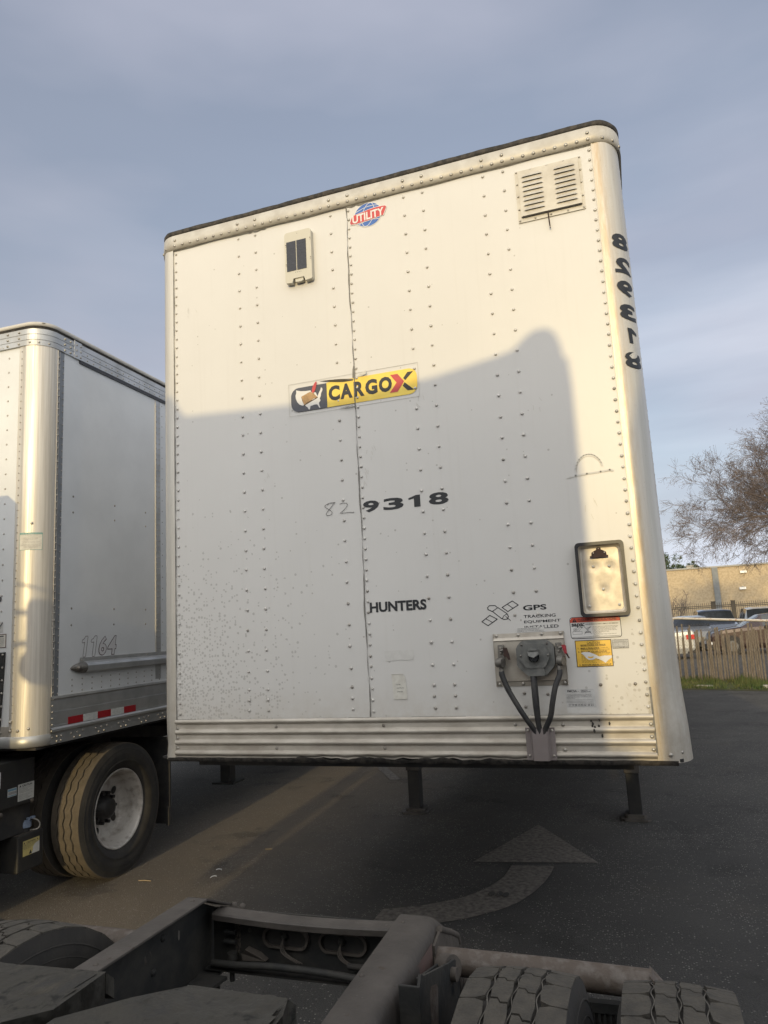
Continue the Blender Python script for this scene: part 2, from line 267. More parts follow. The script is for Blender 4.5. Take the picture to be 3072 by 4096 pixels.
# ------------------------------------------------------------------ mesh helper
_txt = {}
def glyphs(s, bold=0.0):
    k = (s, bold)
    if k in _txt: return _txt[k]
    cu = bpy.data.curves.new('t', 'FONT'); cu.body = s; cu.offset = bold; cu.resolution_u = 3
    o = bpy.data.objects.new('t', cu); col.objects.link(o)
    dg = bpy.context.evaluated_depsgraph_get(); me = o.evaluated_get(dg).to_mesh()
    v = [(a.co.x, a.co.y) for a in me.vertices]; f = [tuple(p.vertices) for p in me.polygons]
    o.evaluated_get(dg).to_mesh_clear(); bpy.data.objects.remove(o); bpy.data.curves.remove(cu)
    xs = [a[0] for a in v]; ys = [a[1] for a in v]
    _txt[k] = (v, f, min(xs), max(xs), min(ys), max(ys)); return _txt[k]
class MB:
    def __init__(s, *mats, o=(0, 0, 0)): s.v = []; s.f = []; s.m = []; s.sm = []; s.mats = list(mats); s.o = Vector(o)
    def mi(s, m):
        if m is None: return 0
        if m not in s.mats: s.mats.append(m)
        return s.mats.index(m)
    def add(s, vs_, fs, m=None, smooth=False):
        b = len(s.v); i = s.mi(m); s.v += [(p[0]+s.o.x, p[1]+s.o.y, p[2]+s.o.z) for p in vs_]
        for f in fs: s.f.append(tuple(b+k for k in f)); s.m.append(i); s.sm.append(smooth)
    def box(s, x0, x1, y0, y1, z0, z1, m=None):
        s.add([(x0,y0,z0),(x1,y0,z0),(x1,y1,z0),(x0,y1,z0),(x0,y0,z1),(x1,y0,z1),(x1,y1,z1),(x0,y1,z1)],
              [(0,3,2,1),(4,5,6,7),(0,1,5,4),(1,2,6,5),(2,3,7,6),(3,0,4,7)], m)
    def quad(s, a, b, c, d, m=None): s.add([a, b, c, d], [(0,1,2,3)], m)
    def poly(s, pts, m=None): s.add(pts, [tuple(range(len(pts)))], m)
    def prism(s, pts, vec, m=None, smooth=False):
        n = len(pts); q = [tuple(Vector(p)+Vector(vec)) for p in pts]
        s.add(list(pts)+q, [tuple(range(n))[::-1], tuple(range(n, 2*n))], m)
        s.add(list(pts)+q, [(i, (i+1) % n, n+(i+1) % n, n+i) for i in range(n)], m, smooth)
    def tube(s, path, r, n=8, m=None, cap=True, r1=None):
        path = [Vector(p) for p in path]; k = len(path); vv = []; t0 = None
        for i, p in enumerate(path):
            d = (path[min(i+1, k-1)]-path[max(i-1, 0)]).normalized()
            if t0 is None: a = d.orthogonal().normalized()
            else: a = (t0 - d*t0.dot(d)).normalized()
            t0 = a; b = d.cross(a); rr = r if r1 is None else r+(r1-r)*i/(k-1)
            vv += [tuple(p+(a*cos(2*pi*j/n)+b*sin(2*pi*j/n))*rr) for j in range(n)]
        fs = [(i*n+j, i*n+(j+1) % n, (i+1)*n+(j+1) % n, (i+1)*n+j) for i in range(k-1) for j in range(n)]
        s.add(vv, fs, m, n > 4)
        if cap: s.add(vv[:n], [tuple(range(n))[::-1]], m); s.add(vv[-n:], [tuple(range(n))], m)
    def rivet(s, p, nrm, r=.008, h=.004, m=None, n=8):
        p = Vector(p); nrm = Vector(nrm).normalized(); a = nrm.orthogonal().normalized(); b = nrm.cross(a); vv = []
        for rr, hh in ((r, -.001), (r*.88, h*.55), (r*.5, h)):
            vv += [tuple(p+(a*cos(2*pi*j/n)+b*sin(2*pi*j/n))*rr+nrm*hh) for j in range(n)]
        vv.append(tuple(p+nrm*h*1.1))
        fs = [(i*n+j, i*n+(j+1) % n, (i+1)*n+(j+1) % n, (i+1)*n+j) for i in range(2) for j in range(n)]+[(2*n+j, 2*n+(j+1) % n, 3*n) for j in range(n)]
        s.add(vv, fs, m, True)
    def lathe(s, prof, n=48, m=None, c=(0, 0, 0), smooth=True, a0=0, a1=2*pi):
        """profile of (x, r) turned about the x axis"""
        c = Vector(c); full = abs(a1-a0-2*pi) < 1e-6; k = n if full else n+1; vv = []
        for i in range(k):
            a = a0+(a1-a0)*i/n
            vv += [(c.x+x, c.y+r*cos(a), c.z+r*sin(a)) for x, r in prof]
        q = len(prof)
        s.add(vv, [(i*q+j, i*q+j+1, ((i+1) % k)*q+j+1, ((i+1) % k)*q+j) for i in range(n) for j in range(q-1)], m, smooth)
    def text(s, st, x0, x1, z0, z1, y, m=None, bold=0, mirror=False, P=None, shear=0):
        v, f, a0, a1, b0, b1 = glyphs(st, bold)
        vv = []
        for x, z in v:
            u = (x-a0)/(a1-a0); t = (z-b0)/(b1-b0)
            if mirror: u = 1-u
            X = x0+(x1-x0)*u+shear*(t-.5)*(z1-z0); Z = z0+(z1-z0)*t
            vv.append((X, y, Z) if P is None else P(X, Z))
        s.add(vv, f, m)
    def build(s, name, parent=None, label=None, bevel=0):
        me = bpy.data.meshes.new(name); me.from_pydata(s.v, [], s.f)
        for mt in s.mats: me.materials.append(mt)
        me.polygons.foreach_set('material_index', s.m); me.polygons.foreach_set('use_smooth', s.sm)
        me.update()
        o = bpy.data.objects.new(name, me); col.objects.link(o)
        if parent: o.parent = parent
        if label: o['label'] = label
        if bevel:
            b = o.modifiers.new('bevel', 'BEVEL'); b.width = bevel; b.segments = 2; b.limit_method = 'ANGLE'; b.angle_limit = R(40)
        return o
def tag(o, label=None, cat=None, group=None, kind=None):
    if label: o['label'] = label
    if cat: o['category'] = cat
    if group: o['group'] = group
    if kind: o['kind'] = kind
    return o
def thing(name, label, cat, loc=(0, 0, 0), rz=0, group=None):
    o = bpy.data.objects.new(name, None); col.objects.link(o); o.location = loc; o.rotation_euler = (0, 0, rz); o.empty_display_size = .3
    return tag(o, label, cat, group)
def fixnormals(o):
    b = bmesh.new(); b.from_mesh(o.data); bmesh.ops.recalc_face_normals(b, faces=b.faces); b.to_mesh(o.data); b.free(); return o
rnd = random.Random(7)
def perim(W, a, b, yb, y0=0.0, n=10, off=0.0, x0=0.0):
    """plan outline: left side from the back, round the corner, along the front, round, right side to the back"""
    pts = [(x0-a-off, yb)]
    for i in range(n+1):
        t = pi+pi/2*i/n; pts.append((x0+(a+off)*cos(t), y0+b+(b+off)*sin(t)))
    for i in range(n+1):
        t = 1.5*pi+pi/2*i/n; pts.append((x0+W+(a+off)*cos(t), y0+b+(b+off)*sin(t)))
    pts.append((x0+W+a+off, yb)); return pts
def strip(mb, pts, zprof, m=None, smooth=True):
    """sweep (offset,z) profile along plan pts; offsets are applied along the plan normal"""
    k = len(pts); q = len(zprof); vv = []
    for i, (x, y) in enumerate(pts):
        a = pts[max(i-1, 0)]; b = pts[min(i+1, k-1)]; dx, dy = b[0]-a[0], b[1]-a[1]; l = sqrt(dx*dx+dy*dy); nx, ny = dy/l, -dx/l
        vv += [(x+nx*o, y+ny*o, z) for o, z in zprof]
    mb.add(vv, [(i*q+j, (i+1)*q+j, (i+1)*q+j+1, i*q+j+1) for i in range(k-1) for j in range(q-1)], m, smooth)

# ================================================================== SETTING
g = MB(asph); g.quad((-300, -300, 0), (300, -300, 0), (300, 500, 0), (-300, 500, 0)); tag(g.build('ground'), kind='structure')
# worn turn arrow
hd = MB(mark); hd.poly([(.97, 2.374, .004), (1.892, 2.504, .004), (1.329, 3.471, .004)]); tag(hd.build('road_marking'), kind='structure')
outer = [(1.584,2.383),(1.575,2.2),(1.555,2.039),(1.51,1.84),(1.44,1.647),(1.355,1.51),(1.252,1.40),(1.15,1.305),(1.029,1.228),(.85,1.14),(.6,1.06)]
inner = [(1.273,2.34),(1.27,2.27),(1.267,2.217),(1.26,2.11),(1.242,2.021),(1.195,1.875),(1.131,1.753),(1.06,1.65),(.975,1.576),(.813,1.45),(.6,1.36)]
st_ = MB(mark); st_.add([(x, y, .004) for x, y in outer]+[(x, y, .004) for x, y in inner], [(i+1, i, 11+i, 12+i) for i in range(10)])
tag(st_.build('road_marking'), kind='structure')
dots = MB(asph)
for x, y in [(1.238,1.739),(1.291,1.749),(1.335,1.741)]: dots.poly([(x+.022*cos(a*pi/5), y+.045*sin(a*pi/5), .008) for a in range(10)])
tag(dots.build('road_patch'), kind='structure')
pl = MB(mark); pl.poly([(-3.4, 9.8, .004), (-.647, 5.179, .004), (-.53, 5.22, .004), (-3.28, 9.84, .004)]); tag(pl.build('parking_line'), kind='structure')
# grass verge in front of the fence
def vy(x): return 15.42-.45*(x-3.24)
def fy(x): return 17.45-.62*(x-3.3)
vg = MB(soil); vv = []; fs = []; xs = [-14+i*.5 for i in range(61)]
for x in xs: vv += [(x, vy(x)+rnd.uniform(-.04, .04), .006), (x, vy(x)+.3, .05), (x, fy(x)+1.2, .07), (x, fy(x)+1.3, .004)]
for i in range(60): fs += [(i*4+j, i*4+4+j, i*4+5+j, i*4+1+j) for j in range(3)]
vg.add(vv, fs, None, True); tag(vg.build('verge'), kind='structure')
gr = MB(grassm)
for i in range(15000):
    x = rnd.uniform(1.2, 9); t = rnd.random(); y = vy(x)+.02+t*(fy(x)+.5-vy(x)); h = rnd.uniform(.03, .09)*(1.0+.9*t)*(.5+abs(sin(x*2.3)+.5*sin(x*5.1))*.8)
    a = rnd.uniform(0, pi); dx, dy = cos(a)*.009, sin(a)*.009; lx, ly = rnd.uniform(-.05, .05), rnd.uniform(-.05, .05)
    gr.add([(x-dx, y-dy, .03), (x+dx, y+dy, .03), (x+lx, y+ly, .04+h)], [(0, 1, 2)])
tag(gr.build('grass'), 'short green weeds growing along the foot of the lath fence', 'grass', kind='stuff')

# ================================================================== CENTRE TRAILER
T = thing('semi_trailer', 'white riveted trailer with yellow logo sticker, standing uncoupled on its landing legs', 'semi trailer')
W_, A_, B_, LEN = 2.37, .122, .16, 16.1
def gz(m, **k): return MB(*m, o=(0, 0, G))
# side walls, roof, floor
b = gz([sidew]); 
for sx in (-1, 1):
    x = -A_+.012 if sx < 0 else W_+A_-.012
    b.quad((x, .3, .25), (x, LEN, .25), (x, LEN, 2.86), (x, .3, 2.86))
    for i in range(1, 13):
        for j in range(25): b.rivet((x, .3+i*1.22, .3+j*.105), (sx, 0, 0), .008, .004, rivw, 6)
b.quad((-A_+.01, LEN, 0), (W_+A_-.01, LEN, 0), (W_+A_-.01, LEN, 2.9), (-A_+.01, LEN, 2.9)); b.build('side_wall', T)
b = gz([roofm]); b.add([(x, y, 2.968 if 0 < x < 2.3 else 2.955) for x in (-A_+.01, .3, 2.05, W_+A_-.01) for y in (.12, LEN)], [(0, 2, 3, 1), (2, 4, 5, 3), (4, 6, 7, 5)]); b.build('roof', T)
b = gz([alu_flat]); 
for sx in (-1, 1):
    x0 = -A_ if sx < 0 else W_+A_-.014
    b.box(x0, x0+.014, .3, LEN, -.02, .25); b.box(x0, x0+.014, .3, LEN, 2.86, 2.95)
b.build('side_rail', T)
b = gz([under]); b.box(-A_+.02, W_+A_-.02, .02, LEN, -.012, .0)
for i in range(50):
    y = 1.3+i*.3; b.box(-.08, W_+.08, y, y+.05, -.11, -.013)
b.box(.1, 2.27, .05, 1.25, -.05, -.013); b.box(.62, .72, 1.3, 5, -.2, -.111); b.box(1.65, 1.75, 1.3, 5, -.2, -.111); b.build('underframe', T)
# front sheets, the right one lapped over the left
def seamx(z): return 1.0935+.0018*sin(z*7.1)+.0014*sin(z*23+1)
def sheet(x0f, x1f, y, lap):
    m = gz([panel]); nz_, nx_ = 60, 24; vv = []
    for i in range(nz_+1):
        z = .185+(2.862-.185)*i/nz_
        for j in range(nx_+1):
            a0, a1 = x0f(z), x1f(z); x = a0+(a1-a0)*j/nx_
            e = min(j, nx_-j)/nx_
            vv.append((x, y+.0007*sin(x*5.3+z*1.7)*sin(z*2.3)*min(1, e*6), z))
    m.add(vv, [(i*(nx_+1)+j, i*(nx_+1)+j+1, (i+1)*(nx_+1)+j+1, (i+1)*(nx_+1)+j) for i in range(nz_) for j in range(nx_)], None, True)
    return m
lp = sheet(lambda z: -.004, seamx, 0, 0); rp = sheet(lambda z: seamx(z)+.002, lambda z: 2.374, -.003, 1)
ROW = [2.829-.1046*i for i in range(24)]+[.331, .279, .227]
FINE = [2.829-.05225*i for i in range(51)]
def col_riv(m, x, zs, y=-.002, r=.0078, drift=0):
    for z in zs:
        low = z < 1.7
        mt = rivs if rnd.random() < (.35 if z < .75 else .1 if low else .0) else rivw
        m.rivet((x+drift*(2.83-z)+rnd.uniform(-.0012, .0012), y, z+rnd.uniform(-.0015, .0015)), (0, -1, 0), r*rnd.uniform(.9, 1.1), .0045, mt, 8)
col_riv(lp, .015, FINE, r=.007, drift=.002)
for x in (.431, .539, .998): col_riv(lp, x, ROW, drift=.002)
col_riv(rp, 1.105, FINE, -.005, r=.0075, drift=.002)
for x, d in ((1.418, 0), (1.521, -.001)): col_riv(rp, x, ROW, -.005, drift=d)
for x, d in ((1.838, -.007), (1.941, -.006)): col_riv(rp, x, [z for z in ROW if z > .56], -.005, drift=d)
col_riv(rp, 2.358, FINE, -.005, drift=-.001)
for x, z in [(2.169,.314),(2.312,.314),(1.836,.285),(1.837,.225),(1.94,.278)]: rp.rivet((x, -.005, z), (0, -1, 0), .0075, .005, rivd)
lp.build('front_sheet', T, 'left front sheet, peppered with paint blisters low down'); rp.build('front_sheet', T)
# caulk seams
b = gz([caulk]); vv = []
for i in range(120):
    z = .19+2.67*i/119; wv = .0031+.0016*sin(z*11)+.001*sin(z*47)+(.006 if abs(z-1.92) < .03 else 0)
    vv += [(seamx(z)-wv, -.0045, z), (seamx(z)+wv*.4, -.0075, z)]
b.add(vv, [(i*2, i*2+1, i*2+3, i*2+2) for i in range(119)])
vv = []
for i in range(120):
    z = .19+2.67*i/119; wv = .003+.0012*sin(z*13)+.001*sin(z*37+2)
    vv += [(-.003-wv, -.008, z), (-.001+wv, -.003, z)]
b.add(vv, [(i*2, i*2+1, i*2+3, i*2+2) for i in range(119)])
vv = []
for i in range(160):
    x = 2.38*i/159; h = .006+.002*sin(x*17)+(.008 if 1.1 < x < 1.2 or .5 < x < .6 else 0)*abs(sin(x*60))
    vv += [(x, -.0085, 2.862), (x, -.006, 2.858-h)]
b.add(vv, [(i*2, i*2+2, i*2+3, i*2+1) for i in range(159)])
for x0, x1 in ((0, .12), (.98, 1.12), (1.3, 1.56), (1.86, 2.36)): b.box(x0, x1, -.008, -.004, .183, .189)
b.box(2.366, 2.374, -.012, -.002, .02, .30); b.build('seam_sealant', T)
# corner posts
for sd in (-1, 1):
    m = gz([postm]); pts = []
    if sd < 0:
        pts = [(-A_, .36), (-A_, B_+.03)]+[(0-.02+(A_-.02)*cos(pi+pi/2*i/12), B_+B_*sin(pi+pi/2*i/12)) for i in range(13)]+[(-.003, 0)]
    else:
        pts = [(W_+.003, 0), (W_+.02, 0)]+[(W_+.02+(A_-.02)*cos(1.5*pi+pi/2*i/12), B_+B_*sin(1.5*pi+pi/2*i/12)) for i in range(1, 13)]+[(W_+A_, B_+.03), (W_+A_, .36)]
    zs = [0-.016, .03, .06, .12, .2, .3, .42, .55, .7, .9, 1.1]+[1.3+.2*i for i in range(8)]+[2.86]
    vv = []
    for z in zs:
        for i, (x, y) in enumerate(pts):
            dent = 0
            if sd > 0: dent = .010*math.exp(-((z-.33)/.13)**2)*math.exp(-((x-2.47)/.035)**2)-.006*math.exp(-((z-.12)/.06)**2)*math.exp(-((x-2.45)/.03)**2)
            else: dent = .006*math.exp(-((z-.06)/.05)**2)
            fl = .022*max(0, 1-z/.9)**1.3*max(0, (x-2.42)/.07) if sd > 0 else 0; vv.append((x-sd*dent*.7+fl, y-.008+dent, z))
    k = len(pts); m.add(vv, [(j*k+i, j*k+i+1, (j+1)*k+i+1, (j+1)*k+i) for j in range(len(zs)-1) for i in range(k-1)], None, True)
    # flange bead
    xb = (-.003 if sd < 0 else W_+.003); m.box(xb-.003, xb+.003, -.010, 0, -.016, 2.86)
    for j in range(54): m.rivet((sd*A_ + (W_ if sd > 0 else 0)+sd*.001, .23, .05+j*.0523), (sd, 0, 0), .007, .0032, rivw, 6)
    for j in range(54): m.rivet((sd*A_ + (W_ if sd > 0 else 0)+sd*.001, .32, .05+j*.0523), (sd, 0, 0), .007, .0032, rivw, 6)
    if sd > 0:
        for x, y, z in ((2.422, .007, .02), (2.467, .045, .025), (2.489, .12, .03)): m.rivet((x, y-.008, z), (x-2.39, y-.16, 0), .010, .007, rivm)
    o = m.build('corner_post', T, 'rounded corner post with mirrored numbers' if sd > 0 else None)
    if sd > 0: POST = o
# mirrored fleet number down the right post
def Ppost(X, Z):
    # wrap round the post
    s_ = max(0, (X-2.375)); t = min(pi/2, s_/.118)
    x = W_+.02+(A_-.02+.0016)*sin(t*1.0) if X > 2.39 else X
    return (x, B_-(B_+.0016)*cos(t if X > 2.375 else 0)-.008-.0008, Z+G)
m = MB(black)
def wraptext(mb, st, x0, x1, z0, z1, **k):
    q = MB(black); q.text(st, x0, x1, z0, z1, 0, **k)
    bm = bmesh.new(); vs_ = [bm.verts.new(p) for p in q.v]
    for f in q.f: bm.faces.new([vs_[i] for i in f])
    nb = 9
    for i in range(1, nb): bmesh.ops.bisect_plane(bm, geom=bm.verts[:]+bm.edges[:]+bm.faces[:], plane_co=(x0+(x1-x0)*i/nb, 0, 0), plane_no=(1, 0, 0))
    bm.verts.index_update(); mb.add([Ppost(v_.co.x, v_.co.z) for v_ in bm.verts], [[v_.index for v_ in f.verts] for f in bm.faces], None); bm.free()
for ch, z in (('8', 2.344), ('2', 2.223), ('9', 2.107), ('3', 1.990), ('8', 1.756)):
    xa, xb = (2.406, 2.512)
    wraptext(m, ch, xa, xb, z-.039, z+.039, bold=.04, mirror=True, shear=-.04)
for q1 in ([(2.443,1.838),(2.465,1.838),(2.462,1.912),(2.438,1.912)], [(2.462,1.912),(2.4635,1.888),(2.481,1.884),(2.497,1.880),(2.497,1.895),(2.480,1.903)]):
    m.poly([Ppost(x, z) for x, z in q1])
m.build('mirrored_number', T)
w1 = MB(postm)   # worn away piece of the last digit
q = [(2.43, 1.775), (2.45, 1.79), (2.475, 1.80), (2.488, 1.79), (2.478, 1.773), (2.462, 1.765), (2.445, 1.762)]
w1.add([tuple(Vector(Ppost(x, z))+Vector((0, -.0012, 0))) for x, z in q]+[tuple(Vector(Ppost(2.462, 1.78))+Vector((.0004, -.0016, 0)))], [(i, (i+1) % 7, 7) for i in range(7)]); w1.build('worn_patch', T)
# top rail wrapped round the corners, roof edge above it
m = gz([railm]); pr = perim(W_, A_, B_, 2.2, 0, 12)
strip(m, pr, [(.004, 2.857), (.014, 2.857), (.014, 2.90), (.012, 2.945), (.004, 2.951)])
cols = [.016, .433, .545, .998, 1.107, 1.42, 1.523, 1.839, 1.943, 2.359]
x = .016
def rv(x, z, mt=rivm): m.rivet((x, -.014, z), (0, -1, 0), .0098, .006, mt)
for c in cols: rv(c, 2.879); rv(c, 2.914)
for a, c in zip(cols[:-1], cols[1:]):
    n = round((c-a)/.0525)
    for i in range(1, n): rv(a+(c-a)*i/n, 2.879)
for sd in (-1, 1):
    for i in (1, 2, 3):
        t = i*.42; ox = (A_+.014)*sin(t); oy = B_-(B_+.014)*cos(t)
        m.rivet((W_+ox if sd > 0 else -ox, oy, 2.879), (sd*sin(t), -cos(t), 0), .0095, .006, rivm)
m.build('top_rail', T)
m = gz([tar]); k = len(pr); pr2 = []
for i in range(len(pr)-1):
    n = max(1, int(sqrt((pr[i+1][0]-pr[i][0])**2+(pr[i+1][1]-pr[i][1])**2)/.03))
    pr2 += [(pr[i][0]+(pr[i+1][0]-pr[i][0])*j/n, pr[i][1]+(pr[i+1][1]-pr[i][1])*j/n) for j in range(n)]
vv = []
for i, (x, y) in enumerate(pr2):
    a = pr2[max(0, i-1)]; c = pr2[min(len(pr2)-1, i+1)]; dx, dy = c[0]-a[0], c[1]-a[1]; l = sqrt(dx*dx+dy*dy) or 1; nx, ny = dy/l, -dx/l
    h = .0006*sin(i*.9)+.0008*sin(i*.23+1)+.0012*rnd.random()
    for o_, z in ((.006, 2.949), (.012, 2.951), (.009+h, 2.962+h*.5), (.013+h, 2.972+h), (-.02, 2.976+h)): vv.append((x+nx*o_, y+ny*o_, z))
m.add(vv, [(i*5+j, (i+1)*5+j, (i+1)*5+j+1, i*5+j+1) for i in range(len(pr2)-1) for j in range(4)], None, True); m.build('roof_seal', T)
# corrugated kick plate
m = gz([kick]); prof = []
def kz(z):
    d = 0
    for c in (.177, .124, .073, .020): d = max(d, .013*max(0, 1-((z-c)/.0125)**2)**.6)
    return d
nzk, nxk = 66, 110; vv = []
for i in range(nxk+1):
    x = -.002+2.372*i/nxk
    for j in range(nzk+1):
        z = -.002+.190*j/nzk
        if z < .03: z += (.004*sin(x*31)+.003*sin(x*77))*(1 if .75 < x < 1.8 else .15)*(1-j/10)
        dn = .004*sin(x*13+z*40)*math.exp(-((x-1.25)/.4)**2)*max(0, 1-z/.08)
        vv.append((x, -.006-kz(.190*j/nzk-.002)+dn, z))
k = nzk+1; m.add(vv, [(i*k+j, (i+1)*k+j, (i+1)*k+j+1, i*k+j+1) for i in range(nxk) for j in range(nzk)], None, True)
for x, z in [(.009,.143),(.587,.148),(1.158,.15),(1.784,.149),(1.994,.147),(2.357,.146),(.009,.095),(2.356,.095),(.009,.046),(.588,.045),(1.16,.046),(1.993,.041),(2.357,.042)]:
    m.rivet((x, -.007, z), (0, -1, 0), .0085, .005, rivd if .1 < x < 1.5 else rivm)
for i in range(9):   # black scuffs
    x, z = [(2.115,.165),(2.12,.15),(2.128,.135),(2.118,.14),(2.15,.168),(2.145,.14),(2.155,.1),(2.19,.15),(2.125,.122)][i]
    m.poly([(x+.0055*cos(a)*rnd.uniform(.6, 1.1), -.0085-kz(z), z+.009*sin(a)*rnd.uniform(.6, 1.1)) for a in [j*pi/4 for j in range(8)]], tar)
m.build('kick_plate', T)
m = gz([tar]); vv = []
for i in range(140):
    x = -.05+2.5*i/139; bl = 1 if .7 < x < 1.72 else .1
    h = -.002+bl*(.006*sin(x*19)+.004*sin(x*61+1)+.003*rnd.random()); vv += [(x, -.013-.004*bl*rnd.random(), h), (x, -.010, -.022+.003*sin(x*40)*bl), (x, .05, -.024)]
m.add(vv, [(i*3+j, (i+1)*3+j, (i+1)*3+j+1, i*3+j+1) for i in range(139) for j in range(2)], None, True); m.build('bottom_lip', T)
# louvred vent
V = gz([railm]); V.box(1.998, 2.317, -.009, -.0035, 2.531, 2.806)
for x, z in [(2.006,2.80),(2.075,2.80),(2.155,2.80),(2.235,2.80),(2.31,2.80),(2.006,2.735),(2.006,2.67),(2.006,2.60),(2.006,2.54),(2.31,2.735),(2.31,2.67),(2.31,2.60),(2.31,2.54),(2.08,2.540),(2.155,2.540),(2.235,2.540)]:
    V.rivet((x, -.009, z), (0, -1, 0), .0055, .004, rivm)
vent = V.build('vent', T)
m = gz([railm]); m.box(2.014, 2.304, -.020, -.0088, 2.556, 2.793); m.box(2.02, 2.30, -.0215, -.0195, 2.5535, 2.5575, tar)
for xa, xb in ((2.029, 2.133), (2.184, 2.288)):
    for i in range(8):
        z = 2.583+.0254*i; vv = []; n = 12
        for j in range(n+1):
            u = j/n; x = xa+(xb-xa)*u; e = max(0, 1-abs(2*u-1)**6)**.5
            for kx in range(5):
                t = kx/4*pi/2; vv.append((x, -.0205-.0075*e*cos(t), z+.013*sin(t)*e-.001))
        m.add(vv, [(j*5+q, (j+1)*5+q, (j+1)*5+q+1, j*5+q+1) for j in range(n) for q in range(4)], None, True)
        m.box(xa+.006, xb-.006, -.0212, -.0200, z-.0022, z+.0005, tar)
m.build('louvre_panel', vent, bevel=.001)
m = gz([rusty]); m.prism([(2.1385,-.022,2.556),(2.1445,-.022,2.556),(2.1480,-.022,2.474),(2.1420,-.022,2.474)], (0, .006, 0)); m.prism([(2.142,-.0225,2.474),(2.1485,-.0225,2.474),(2.149,-.0225,2.469),(2.1425,-.0225,2.469)], (0, .008, 0), cast); m.build('vent_rod', vent)
# tracking unit with solar cells
m = gz([plastic])
def rr(x0, x1, z0, z1, r, n=5, y=0):
    p = []
    for cx_, cz_, a0 in ((x1-r, z1-r, 0), (x0+r, z1-r, 90), (x0+r, z0+r, 180), (x1-r, z0+r, 270)):
        p += [(cx_+r*cos(R(a0+90*i/n)), y, cz_+r*sin(R(a0+90*i/n))) for i in range(n+1)]
    return p
x0, x1, z0, z1 = .735, .893, 2.473, 2.770
pt = rr(x0, x1, z0, z1, .014); 
nt_ = [(x0, z0+.014)]
outl = [(x0+.004, z0+.004), (x0+.04, z0), (x0+.047, z0+.024), (x1-.047, z0+.024), (x1-.04, z0), (x1-.004, z0+.004), (x1, z0+.012), (x1, z1-.014), (x1-.005, z1-.004), (x1-.014, z1), (x0+.014, z1), (x0+.005, z1-.004), (x0, z1-.014), (x0, z0+.012)]
m.prism([(x, -.034, z) for x, z in outl], (0, .032, 0)); m.prism([(.7375+.0*i, -.02, 2.62) for i in range(1)]+[(.728,-.02,2.628),(.728,-.02,2.612)], (0, .012, 0))
m.box(.790, .838, -.028, -.006, 2.479, 2.4965); m.prism([(.796,-.03,2.476),(.832,-.03,2.476),(.836,-.03,2.486),(.792,-.03,2.486)], (0, .02, 0))
for i in range(4): m.rivet((.797+.0105*i, -.0343, 2.530), (0, -1, 0), .0022, .0006, black, 6)
for x, z in ((.7385,2.70),(.7385,2.585),(.884,2.713),(.884,2.60)): m.rivet((x+.004, -.034, z), (0, -1, 0), .004, .0015, rivd, 6); m.box(x, x+.009, -.0346, -.034, z-.011, z-.009, rivd)
m.rivet((.812, -.034, 2.755), (0, -1, 0), .0022, .001, black, 6)
tr = m.build('tracker_unit', T, bevel=.003)
for xa, xb in ((.7465, .8025), (.8075, .8635)):
    m = gz([solar]); m.box(xa, xb, -.0358, -.0338, 2.5415, 2.7135)
    for i in range(1, 9): m.box(xa+.001, xb-.001, -.0361, -.0357, 2.5415+i*.019, 2.5422+i*.019, trim)
    m.build('solar_cell', tr)
# globe logo
def sticker(name, label=None): 
    m_ = gz([white]); m_.nm = name; return m_
m = gz([white]); Y = -.0045; ccx, ccz, rx, rz = 1.2165, 2.7795, .0755, .0665
def ell(rx, rz, n=40, y=Y, cx=ccx, cz=ccz): return [(cx+rx*cos(2*pi*i/n), y, cz+rz*sin(2*pi*i/n)) for i in range(n)]
bt = lambda u: 2.800+.010*sin(u*pi*.9); 
m.poly(ell(rx+.003, rz+.003)); m.poly(ell(rx, rz, y=Y-.0006), blue)
def arc(f, n=14, wd=.0028):
    p = [f(i/n) for i in range(n+1)]; vv = []
    for i in range(n+1):
        a = p[max(0, i-1)]; c = p[min(n, i+1)]; dx, dz = c[0]-a[0], c[1]-a[1]; l = sqrt(dx*dx+dz*dz) or 1
        vv += [(p[i][0]-dz/l*wd/2, Y-.0010, p[i][1]+dx/l*wd/2), (p[i][0]+dz/l*wd/2, Y-.0010, p[i][1]-dx/l*wd/2)]
    m.add(vv, [(i*2, i*2+1, i*2+3, i*2+2) for i in range(n)])
def onell(k, rot): return lambda u: (lambda a: (ccx+(rx*k*cos(a))*cos(rot)-rz*sin(a)*sin(rot), ccz+(rx*k*cos(a))*sin(rot)+rz*sin(a)*cos(rot)))(2*pi*u)
arc(onell(.42, -.28), 40)
arc(lambda u: (ccx-.066+.132*u, ccz+.032+.012*sin(pi*u)-.004+.012*u)); arc(lambda u: (ccx-.064+.128*u, ccz-.045+.012*u+.012*sin(pi*u)-.006))
ban = [(1.114,2.755),(1.1175,2.744),(1.150,2.7415),(1.215,2.7455),(1.292,2.756),(1.301,2.755),(1.312,2.777),(1.321,2.799),(1.316,2.8065),(1.294,2.8085),(1.257,2.8095),(1.22,2.806),(1.176,2.798),(1.140,2.793),(1.129,2.791),(1.121,2.774)]
cxb = sum(p[0] for p in ban)/16; czb = sum(p[1] for p in ban)/16
m.poly([(cxb+(x-cxb)*1.035, Y-.0014, czb+(z-czb)*1.09) for x, z in ban][::1]); m.poly([(x, Y-.002, z) for x, z in ban], red)
m.text('UTILITY', 1.128, 1.306, 2.751, 2.797, Y-.0026, white, bold=.03, P=lambda X, Z: (X, Y-.0026, Z-.010*(1-(X-1.128)/.178)+.004))
m.build('globe_logo_sticker', T)
